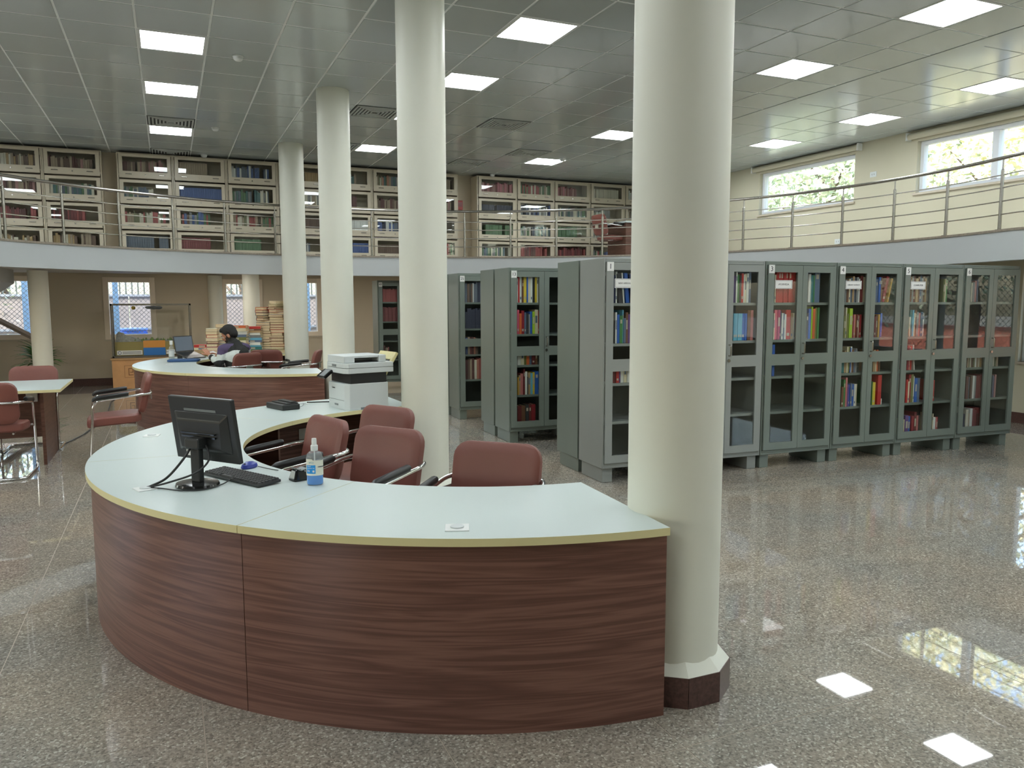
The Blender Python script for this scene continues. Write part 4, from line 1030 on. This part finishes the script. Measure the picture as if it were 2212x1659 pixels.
MB().lathe([(.0386,.05),(.0386,.135)], 24).build('label', M_OFFW, wb, smooth=True)
MB().lathe([(.02,.222),(.021,.226),(.021,.275),(.018,.28)], 20).build('cap', M_WHITE, wb, smooth=True)
wcable('laptop_cable', [(.10,12.30,.757),(.12,12.40,.76),(.18,12.44,.78),(.22,12.52,.765),(.30,12.74,.765)], .004, 'black curled charger lead between bottle and laptop')
pa = MB(); n = 8; vs = []
for i in range(n+1):
    s = i/n
    for w in (-.5, .5): vs.append((w*.20, s*.29, -.10*s*s))
for i in range(n+1):
    s = i/n
    for w in (-.5, .5): vs.append((w*.20, s*.29, -.10*s*s-.0012))
k = 2*(n+1); fs = [(2*i,2*i+1,2*i+3,2*i+2) for i in range(n)]+[(k+2*i,k+2*i+2,k+2*i+3,k+2*i+1) for i in range(n)]
fs += [(2*i,2*i+2,k+2*i+2,k+2*i) for i in range(n)]+[(2*i+1,k+2*i+1,k+2*i+3,2*i+3) for i in range(n)]+[(0,k,k+1,1),(2*n,2*n+1,k+2*n+1,k+2*n)]
pa.add(vs, fs); o = tag(pa.build('paper_sheet', M_PAPER, smooth=True), 'white sheet of paper curling off the far desk under the forearm', 'paper')
o.location = (.50, 12.02, .872); o.rotation_euler = (rad(-24), rad(8), rad(-132))

# ================================================================== PERSON
PF = rad(125); PO = Vector((.895, 11.56, 0)); pf = Vector((math.cos(PF), math.sin(PF), 0)); pl = Vector((-pf.y, pf.x, 0))
MP = Matrix(((pf.x, pl.x, 0, PO.x), (pf.y, pl.y, 0, PO.y), (0, 0, .962, 0), (0,0,0,1)))     # local: x forward, y left, z up
SK, JK, TR_, SHO = 0, 1, 2, 3
PRIM = []
def capsule(mb, a, b, ra, rb, k, n=14):
    a, b = Vector(a), Vector(b); d = (b-a).normalized(); pts = []; rs = []
    for j in range(5): t = rad(90-90*j/5); pts.append(a-d*ra*math.sin(t)); rs.append(max(ra*math.cos(t), .001))
    pts.append(a); rs.append(ra); pts.append(b); rs.append(rb)
    for j in range(1, 6): t = rad(90*j/5); pts.append(b+d*rb*math.sin(t)); rs.append(max(rb*math.cos(t), .001))
    mb.tube(pts, rs, n); PRIM.append((a, b, ra, rb, k))
def ball(mb, c, r, k, M=None, n=18):
    vs = []; fs = []; m = 12
    R = M if M is not None else Matrix.Identity(4)
    for i in range(m+1):
        th = PI*i/m
        for j in range(n):
            a = 2*PI*j/n; vs.append(Vector(c) + (R.to_3x3() @ Vector((r[0]*math.sin(th)*math.cos(a), r[1]*math.sin(th)*math.sin(a), r[2]*math.cos(th)))))
    for i in range(m):
        for j in range(n): fs.append((i*n+j, i*n+(j+1) % n, (i+1)*n+(j+1) % n, (i+1)*n+j))
    mb.add(vs, fs); PRIM.append((Vector(c), Vector(c), min(r), min(r), k))
def remesh(mb, voxel, smooth_it=4):
    me = mb.mesh('tmp', M_PAPER); b = bmesh.new(); b.from_mesh(me); bmesh.ops.remove_doubles(b, verts=b.verts, dist=1e-5); bmesh.ops.recalc_face_normals(b, faces=b.faces); b.to_mesh(me); b.free()
    o = bpy.data.objects.new('tmp', me); COL.objects.link(o)
    r = o.modifiers.new('r', 'REMESH'); r.mode = 'VOXEL'; r.voxel_size = voxel; r.use_smooth_shade = True
    s = o.modifiers.new('s', 'SMOOTH'); s.iterations = smooth_it; s.factor = .5
    dg = bpy.context.evaluated_depsgraph_get(); ev = o.evaluated_get(dg); out = bpy.data.meshes.new_from_object(ev)
    bpy.data.objects.remove(o); bpy.data.meshes.remove(me)
    return out
HT = Matrix.Rotation(rad(34), 4, 'Z') @ Matrix.Rotation(rad(26), 4, 'Y')     # head turned a little left and bowed
HC_ = Vector((.205, .015, 1.158))
def H(x, y, z): return HC_ + HT.to_3x3() @ Vector((x, y, z))
body = MB()
ball(body, (0,0,.56), (.15,.175,.12), TR_)
capsule(body, (.01,.07,.60), (.06,.075,.84), .115, .125, JK); capsule(body, (.01,-.07,.60), (.06,-.075,.84), .115, .125, JK)
capsule(body, (.07,.09,.84), (.115,.08,.95), .12, .105, JK); capsule(body, (.07,-.09,.84), (.115,-.08,.95), .12, .105, JK)
capsule(body, (-.03,0,.62), (-.005,0,.90), .11, .115, JK); capsule(body, (.0,0,.90), (.085,0,1.035), .115, .075, JK)
capsule(body, (.12,.06,1.0), (.125,.185,.965), .075, .078, JK); capsule(body, (.12,-.06,1.0), (.12,-.185,.965), .075, .078, JK)
capsule(body, (.13,0,1.02), (.175,.01,1.085), .06, .052, SK); capsule(body, (.10,0,1.02), (.135,.005,1.065), .078, .07, JK)
# left arm (nearer the camera), then right arm
capsule(body, (.125,.195,.955), (.11,.265,.765), .068, .056, JK); capsule(body, (.11,.265,.76), (.30,.25,.855), .055, .042, JK)
capsule(body, (.30,.25,.855), (.35,.248,.885), .030, .027, SK)
capsule(body, (.12,-.195,.955), (.19,-.25,.765), .068, .056, JK); capsule(body, (.19,-.25,.76), (.36,-.02,.835), .055, .042, JK)
capsule(body, (.36,-.02,.835), (.40,.03,.855), .030, .027, SK)
# legs
for s in (1, -1):
    capsule(body, (.02,s*.09,.55), (.40,s*.11,.535), .092, .068, TR_); capsule(body, (.40,s*.11,.53), (.34,s*.11,.12), .062, .042, TR_); capsule(body, (.34,s*.11,.055), (.50,s*.12,.04), .045, .036, SHO)
# head: skull, jaw, nose, ears, brow, lips
ball(body, H(-.012,0,.035), (.098,.079,.105), SK, HT); ball(body, H(.028,0,-.035), (.062,.06,.082), SK, HT)
ball(body, H(.052,0,-.088), (.03,.034,.026), SK, HT); ball(body, H(.096,0,-.012), (.018,.012,.022), SK, HT); ball(body, H(.086,0,.012), (.012,.009,.03), SK, HT)
ball(body, H(.080,0,-.052), (.014,.022,.007), SK, HT); ball(body, H(.080,0,-.064), (.013,.02,.007), SK, HT)
for s in (1, -1):
    ball(body, H(-.012,s*.08,-.008), (.020,.010,.032), SK, HT); ball(body, H(.072,s*.030,.028), (.014,.022,.008), SK, HT); ball(body, H(.055,s*.045,-.018), (.022,.016,.02), SK, HT)
me = remesh(body, .0075)
hands = MB()
def hand(w, d, up, s, curl):
    """w wrist, d along the hand, up = back of the hand, s = side of the thumb"""
    w, d, up = Vector(w), Vector(d).normalized(), Vector(up).normalized(); sd = d.cross(up).normalized()*s
    capsule(hands, w, w+d*.03, .026, .028, SK, 10)
    for k, (o, l) in enumerate(((.030,.070),(.010,.078),(-.010,.073),(-.028,.058))):
        base = w+d*.072+sd*o; capsule(hands, w+d*.02+sd*o*.7, base, .016, .0115, SK, 8); p = base; dd = d.copy()
        for q, (fl, r) in enumerate(((.45,.0095),(.32,.0085),(.23,.0075))):
            dd = (dd-up*curl*(.5+.25*q)).normalized(); e = p+dd*l*fl*1.25; capsule(hands, p, e, r, r*.92, SK, 8); p = e
    t0 = w+d*.022+sd*.022; dt = (d*.55+sd*.75-up*.25).normalized(); t1 = t0+dt*.045; capsule(hands, t0, t1, .013, .0115, SK, 8)
    t2 = t1+(d*.9+sd*.15-up*.3).normalized()*.035; capsule(hands, t1, t2, .0105, .009, SK, 8)
hand((.345,.249,.882), (.62,.10,.72), (-.6,.25,.7), -1, .55)
hand((.395,.028,.853), (.72,.45,.45), (-.2,-.45,.85), 1, .5)
me2 = remesh(hands, .0036, 2)
bm = bmesh.new(); bm.from_mesh(me); bm.from_mesh(me2); pm_ = bpy.data.meshes.new('body'); bm.to_mesh(pm_); bm.free(); bpy.data.meshes.remove(me); bpy.data.meshes.remove(me2)
M_SKIN = mat('skin', rgb(186,132,104), .5); M_BEARD = mat('beard', rgb(44,34,28), .8); M_JB = mat('jacket_black', rgb(34,35,34), .8, bump=(90,.15)); M_JW = mat('jacket_white', rgb(206,214,210), .8, bump=(90,.15))
M_JP = mat('jacket_purple', rgb(84,72,104), .8, bump=(90,.15)); M_TROU = mat('trousers', rgb(40,44,52), .85); M_SHOE = mat('shoe', rgb(40,36,34), .6); M_CUFF = mat('cuff_purple', rgb(96,64,124), .8)
pmats = [M_SKIN, M_JB, M_TROU, M_SHOE, M_JW, M_JP, M_BEARD, M_CUFF]
for m in pmats: pm_.materials.append(m)
HI = HT.to_3x3().inverted()
def seg_d(p, a, b, ra, rb):
    d = b-a; L = d.length_squared; t = 0 if L < 1e-9 else max(0, min(1, (p-a).dot(d)/L)); return (p-(a+d*t)).length-(ra+(rb-ra)*t)
idx = []
for f in pm_.polygons:
    c = f.center; k = min(PRIM, key=lambda q: seg_d(c, *q[:4]))[4]
    if (c-HC_).length < .16 and c.z > 1.0 and k == SK:
        h = HI @ (c-HC_)
        if h.z < -.048 and h.x > -.02 and not (h.x > .07 and -.07 < h.z < -.045 and abs(h.y) < .02): k = 6
        elif h.x > .0 and abs(h.y) > .052 and h.z < -.01 and h.x < .05: k = 6
    if k == JK:
        x, y, z = c
        if x > .26 and (y > .2 or z > .82) and x > .315: k = 7
        elif x > .24 and x > .303 and y > .2: k = 4
        elif z < .93+.03*math.sin(y*18) and z > .80+.02*math.sin(x*20) and x > -.075 and (y < .33) and x < .25: k = 4
        elif z >= .93+.03*math.sin(y*18) and x > .045 and abs(y) > .045 and z < 1.05: k = 5
    idx.append(k)
pm_.polygons.foreach_set('material_index', idx); pm_.polygons.foreach_set('use_smooth', [True]*len(idx))
person = thing('person', 'seated person in black, white and purple jacket bent over a laptop', 'person', (0,0,0))
person.matrix_world = MP
o = bpy.data.objects.new('body', pm_); COL.objects.link(o); o.parent = person
hr = MB()
ball(hr, H(-.030,0,.062), (.102,.090,.098), 0, HT, 22); ball(hr, H(-.058,0,.018), (.072,.082,.088), 0, HT, 22); ball(hr, H(.028,0,.108), (.060,.070,.036), 0, HT, 20)
for s in (1, -1): ball(hr, H(-.012,s*.066,.056), (.05,.022,.045), 0, HT); ball(hr, H(.014,s*.074,-.002), (.010,.007,.032), 0, HT)
hm = remesh(hr, .006, 3); rn = random.Random(3)
for v in hm.vertices: v.co += v.normal*rn.uniform(-.002,.004)
hm.materials.clear(); hm.materials.append(mat('hair_black', rgb(26,24,24), .6)); hm.polygons.foreach_set('use_smooth', [True]*len(hm.polygons))
o = bpy.data.objects.new('hair', hm); COL.objects.link(o); o.parent = person
for s in (1, -1):
    e = MB(); ball(e, H(.076,s*.031,.008), (.010,.013,.009), 0, HT); e.build('eye', M_PAPER, person, smooth=True)
    e = MB(); ball(e, H(.085,s*.031,.005), (.003,.006,.006), 0, HT); e.build('iris', M_INK, person, smooth=True)
    e = MB(); ball(e, H(.086,s*.032,.034), (.008,.022,.005), 0, HT); e.build('eyebrow', M_BEARD, person, smooth=True)

# ================================================================== SHOWCASE, CARTON, PLANT
sh = thing('display_case', 'clear display case with chrome frame holding a landscape model', 'display case', (-.95, 15.95, 0))
LX, LY, Z0, Z1 = 1.32, .42, .585, 1.535
fr = MB(); r = .016
for x in (0, LX):
    for y in (0, LY): fr.box(x-r,x+r,y-r,y+r,Z0,Z1)
for z in (Z0, Z1):
    for y in (0, LY): fr.box(-r,LX+r,y-r,y+r,z-r,z+r)
    for x in (0, LX): fr.box(x-r,x+r,-r,LY+r,z-r,z+r)
fr.build('frame', M_STEEL, sh)
M_ACR = glass_mat('acrylic', (.99,.995,.995,1), 1.3)
for n_, a in (('pane', (r,LX-r,-.003,.003,Z0,Z1)), ('pane', (r,LX-r,LY-.003,LY+.003,Z0,Z1)), ('pane', (-.003,.003,r,LY-r,Z0,Z1)), ('pane', (LX-.003,LX+.003,r,LY-r,Z0,Z1))): MB().box(*a).build(n_, M_ACR, sh)
M_OLIVE = mat('olive_board', rgb(150,138,84), .7)
MB().box(.03,LX-.03,.05,.38,Z0+.018,Z0+.27).build('model_base', M_OLIVE, sh)
hl = MB(); top = [(.04,.27),(.06,.42),(.10,.455),(.17,.43),(.22,.37),(.30,.36),(.38,.33),(.5,.305),(.7,.30),(.9,.29),(1.1,.295),(1.28,.285)]
for (x0,z0),(x1,z1) in zip(top[:-1], top[1:]):
    hl.add([(x0,.10,Z0+.27),(x1,.10,Z0+.27),(x1,.14,Z0+z1),(x0,.14,Z0+z0),(x0,.34,Z0+.27),(x1,.34,Z0+.27),(x1,.26,Z0+z1),(x0,.26,Z0+z0)],[(0,1,2,3),(4,7,6,5),(3,2,6,7),(0,3,7,4),(1,5,6,2)])
hl.build('model_hill', mat('hill_grey', rgb(150,152,146), .8, noise=(30,.2)), sh)
gr_ = MB()
for k in range(40):
    x = random.uniform(.35,1.26); z = Z0+.29; s = random.uniform(.012,.03); y = random.uniform(.07,.2)
    gr_.add([(x-s,y-s,z),(x+s,y-s,z),(x+s,y+s,z),(x-s,y+s,z),(x,y,z+s*2.2)],[(0,1,4),(1,2,4),(2,3,4),(3,0,4)])
tag(gr_.build('model_greenery', mat('model_green', rgb(96,120,54), .8), sh), kind='stuff')
MB().box(.50,.87,.030,.040,Z0+.16,Z0+.29).build('orange_card', mat('card_orange', rgb(216,150,72), .7), sh)
MB().box(.50,.87,.030,.040,Z0+.02,Z0+.16).build('blue_card', mat('card_blue', rgb(48,120,196), .7), sh)
n = MB().box(.06,.48,.030,.036,Z0+.035,Z0+.115).build('name_strip', M_PAPER, sh)
for z in (.088, .062): MB().box(.15,.46,.0285,.0298,Z0+z-.006,Z0+z+.006).build('print_line', M_GREYP, n)
ringm = MB().tube([(.105+.026*math.cos(rad(a)), .0295, Z0+.075+.026*math.sin(rad(a))) for a in range(0,360,24)], .004, 4, closed=True).build('emblem', M_BLUEINK, n)
n = MB().box(.88,1.28,.030,.036,Z0+.035,Z0+.115).build('title_strip', M_PAPER, sh)
text('HYDROPONICS', .055, M_INK, n, (1.08,.0293,Z0+.075), (rad(90),0,0))
bmb = MB(); ball(bmb, (.36,.2,1.475), (.036,.036,.036), 0); bmb.build('sun_ball', mat('ball_yellow', rgb(206,178,72), .5), sh, smooth=True)
cl = MB()
for x, s in ((.62,.05),(.70,.06),(.78,.055)): ball(cl, (x,.2,1.49-s*.2), (s*1.3,.05,s*.6), 0)
cl.build('paper_cloud', mat('cloud_grey', rgb(120,128,136), .7), sh, smooth=True)
ca = thing('carton', 'tan cardboard carton under the display case', 'carton', (-.98, 15.92, 0))
M_CARD = mat('cardboard', rgb(206,158,108), .8, noise=(6,.08))
MB().box(0,1.36,0,.48,0,.53).build('box', M_CARD, ca, bevel=.006)
MB().box(-.02,1.38,-.02,.50,.53,.565).build('lid', mat('cardboard_lid', rgb(180,146,104), .8), ca, bevel=.004)
mk = MB(); 
for a in ((.20,.36,.21,.215),(.20,.36,.425,.43),(.20,.205,.215,.425),(.355,.36,.215,.425),(.265,.345,.25,.262),(.265,.277,.262,.38),(.277,.345,.368,.38),(.333,.345,.30,.368),(.29,.333,.30,.312)): mk.box(a[0],a[1],-.0012,0,a[2],a[3])
mk.build('printed_mark', mat('carton_print', rgb(120,80,54), .8), ca)
pt = thing('potted_plant', 'spiky green potted plant behind the thin white column', 'plant', (-2.12, 16.1, 0))
MB().lathe([(.13,0),(.17,.30),(.18,.34),(.15,.34),(.14,.30)], 24).build('pot', mat('terracotta', rgb(120,80,60), .7), pt, smooth=True)
MB().tube([(0,0,.28),(.02,.0,.55)], .02, 8).build('stem', mat('stem_brown', rgb(100,84,60), .8), pt, smooth=True)
lf = MB(); n = 7; vs = []
for i in range(n+1):
    s = i/n; w = .05*math.sin(PI*(s*.85+.12))*(1 if s < 1 else 0)+.001; vs += [(s*.42, -w, .20*s-.32*s*s), (s*.42, 0, .20*s-.32*s*s-.004), (s*.42, w, .20*s-.32*s*s)]
lf.add(vs, [f for i in range(n) for f in ((3*i,3*i+3,3*i+4,3*i+1),(3*i+1,3*i+4,3*i+5,3*i+2))])
lfm = lf.mesh('leaf', mat('leaf_green', rgb(92,144,66), .5, noise=(9,.3)), smooth=True, recalc=False)
for k in range(90): inst(lfm, 'leaf', pt, (.015*math.cos(k), .015*math.sin(k), .36+.23*random.random()), (0, rad(random.uniform(-72,-18)), k*2.4), (random.uniform(.8,1.1),)*3)

# ================================================================== OUTSIDE
gm = mat('outside_ground', rgb(150,142,124), .9, noise=(.8,.2))
MB().box(-60,80,-60,90,-.5,-.25).build('ground', gm)['kind'] = 'structure'
def rough_tree(x, y, h, r, label, n, seed, cols, trunk=.14, low=.35):
    t = thing('tree', label, 'tree', (x, y, -.25), 0, 'garden trees'); rn = random.Random(seed)
    tr = MB(); tr.tube([(0,0,0),(.1,.05,h*.3),(.0,-.1,h*.6),(.1,0,h*.9)], [trunk, trunk*.8, trunk*.5, trunk*.15], 8)
    ends = []
    for k in range(9):
        a = rn.uniform(0, 2*PI); z = h*rn.uniform(.3,.7); e = (r*.75*math.cos(a), r*.75*math.sin(a), z+r*rn.uniform(.2,.8)); ends.append(e)
        tr.tube([(0,0,z),(e[0]*.5,e[1]*.5,z+(e[2]-z)*.4),e], [trunk*.4,trunk*.25,trunk*.08], 6)
    tr.build('trunk', mat('bark', rgb(110,94,78), .9), t, smooth=True)
    cen = [(rn.gauss(0,r*.42), rn.gauss(0,r*.42), h*rn.uniform(low,1.0)) for _ in range(16)]+[(e[0],e[1],e[2]) for e in ends]
    lv = MB()
    for k in range(n):
        c = rn.choice(cen); s = rn.uniform(.05,.10); p = Vector((c[0]+rn.gauss(0,r*.22), c[1]+rn.gauss(0,r*.22), c[2]+rn.gauss(0,r*.2)))
        a = Vector((rn.gauss(0,1),rn.gauss(0,1),rn.gauss(0,1))).normalized(); b = a.orthogonal().normalized(); cc = a.cross(b)
        lv.add([p-b*s*.55, p-cc*s*1.2*.1-a*s*.0+cc*s, p+b*s*.55, p-cc*s], [(0,1,2,3)], rn.randrange(len(cols)))
    lv.build('crown', cols, t, recalc=False)
L1 = mat('leaf_pale', rgb(222,226,196), .6); L2 = mat('leaf_yellow', rgb(232,224,180), .6); L3 = mat('leaf_mid', rgb(190,202,170), .6); L4 = mat('leaf_dark', rgb(150,166,140), .6)
rough_tree(14.2, 14.2, 6.6, 2.4, 'loose pale-leaved tree outside the gallery window nearer the bookcases', 12000, 1, [L1,L3,L4,L1])
rough_tree(14.4, 9.2, 6.4, 2.4, 'yellow-green leafy tree outside the wide gallery window', 12000, 2, [L2,L1,L3,L2])
rough_tree(14.8, 4.2, 6.0, 2.1, 'dense green tree outside beyond the window edge', 8000, 3, [L3,L4,L1])
rough_tree(17.6, 18.4, 7.4, 2.8, 'far tree filling the back of the gallery window view', 9000, 4, [L3,L1,L4])
rough_tree(15.2, -0.8, 5.5, 2.0, 'garden tree standing behind the camera side windows', 2400, 5, [L3,L4])
gw = thing('garden_wall', 'low salmon-pink garden wall outside the window wall', 'wall', (17.0, 3.0, -.25))
MB().box(0,.2,-9,9,0,1.15).build('masonry', mat('salmon_paint', rgb(226,140,120), .8), gw); MB().box(-.04,.24,-9,9,1.15,1.22).build('coping', mat('coping_maroon', rgb(130,70,66), .8), gw)
# yard behind the back wall
yw = thing('yard_fence', 'pale grey sheet fence outside the back windows', 'fence', (-3.0, 19.9, -.25))
M_SHEET = mat('sheet_grey', rgb(164,154,148), .7, noise=(.9,.12))
for k in range(9): MB().box(-3+k*1.3,-3+k*1.3+1.28,0,.04,.0,1.98).build('fence_sheet', M_SHEET, yw)
for z in (.55, 1.2, 1.95): MB().box(-3,8.7,-.05,0,z,z+.05).build('fence_rail', mat('fence_rail', rgb(150,156,162), .6), yw)
pk = MB()
for k in range(94): pk.box(-3+k*.125,-3+k*.125+.03,0,.03,1.98,2.35)
tag(pk.build('fence_spikes', mat('fence_dark', rgb(96,104,96), .6), yw), kind='stuff')
for x in (-2.1, -.35, 1.9, 3.4, 5.2):
    t = thing('blue_post', 'light blue steel post outside the back wall, at %s' % {-2.1:'the window behind the reading table',-.35:'the window behind the display case',1.9:'the window behind the book stacks',3.4:'the dark end window',5.2:'the far corner'}[x], 'post', (x-.5+(.22 if x == 1.9 else (-.14 if x == -.35 else 0)), 18.3, -.25), 0, 'blue posts in the yard')
    MB().box(-.05,.05,-.05,.05,0,2.9).build('shaft', mat('post_blue', rgb(150,188,228), .5), t); MB().box(-.09,.09,-.09,.09,0,.02).build('foot_plate', M_STEEL, t)
for k, (x, y) in enumerate(((-1.35,18.6),(-.72,18.7),(-.05,18.75))):
    t = thing('blue_drum', '%s blue plastic drum seen through the window behind the display case' % ('first','second','third')[k], 'drum', (x, y, -.25), 0, 'blue drums in the yard')
    MB().lathe([(.27,0),(.29,.05),(.29,.45),(.30,.47),(.29,.5),(.29,1.2),(.26,1.24)], 24).build('barrel', mat('drum_blue', rgb(60,110,210), .5), t, smooth=True)
    MB().lathe([(.30,1.235),(.30,1.27),(.1,1.28)], 24).build('lid', mat('drum_lid', rgb(140,170,230), .5), t, smooth=True)
rough_tree(-3.6, 22.2, 5.0, 2.0, 'green tree behind the yard fence beyond the reading table', 1800, 6, [L3,L1])
rough_tree(1.8, 22.4, 5.0, 2.0, 'green tree behind the yard fence beyond the book stacks', 1800, 7, [L3,L4,L1])
print('BOOKS', NB[0])
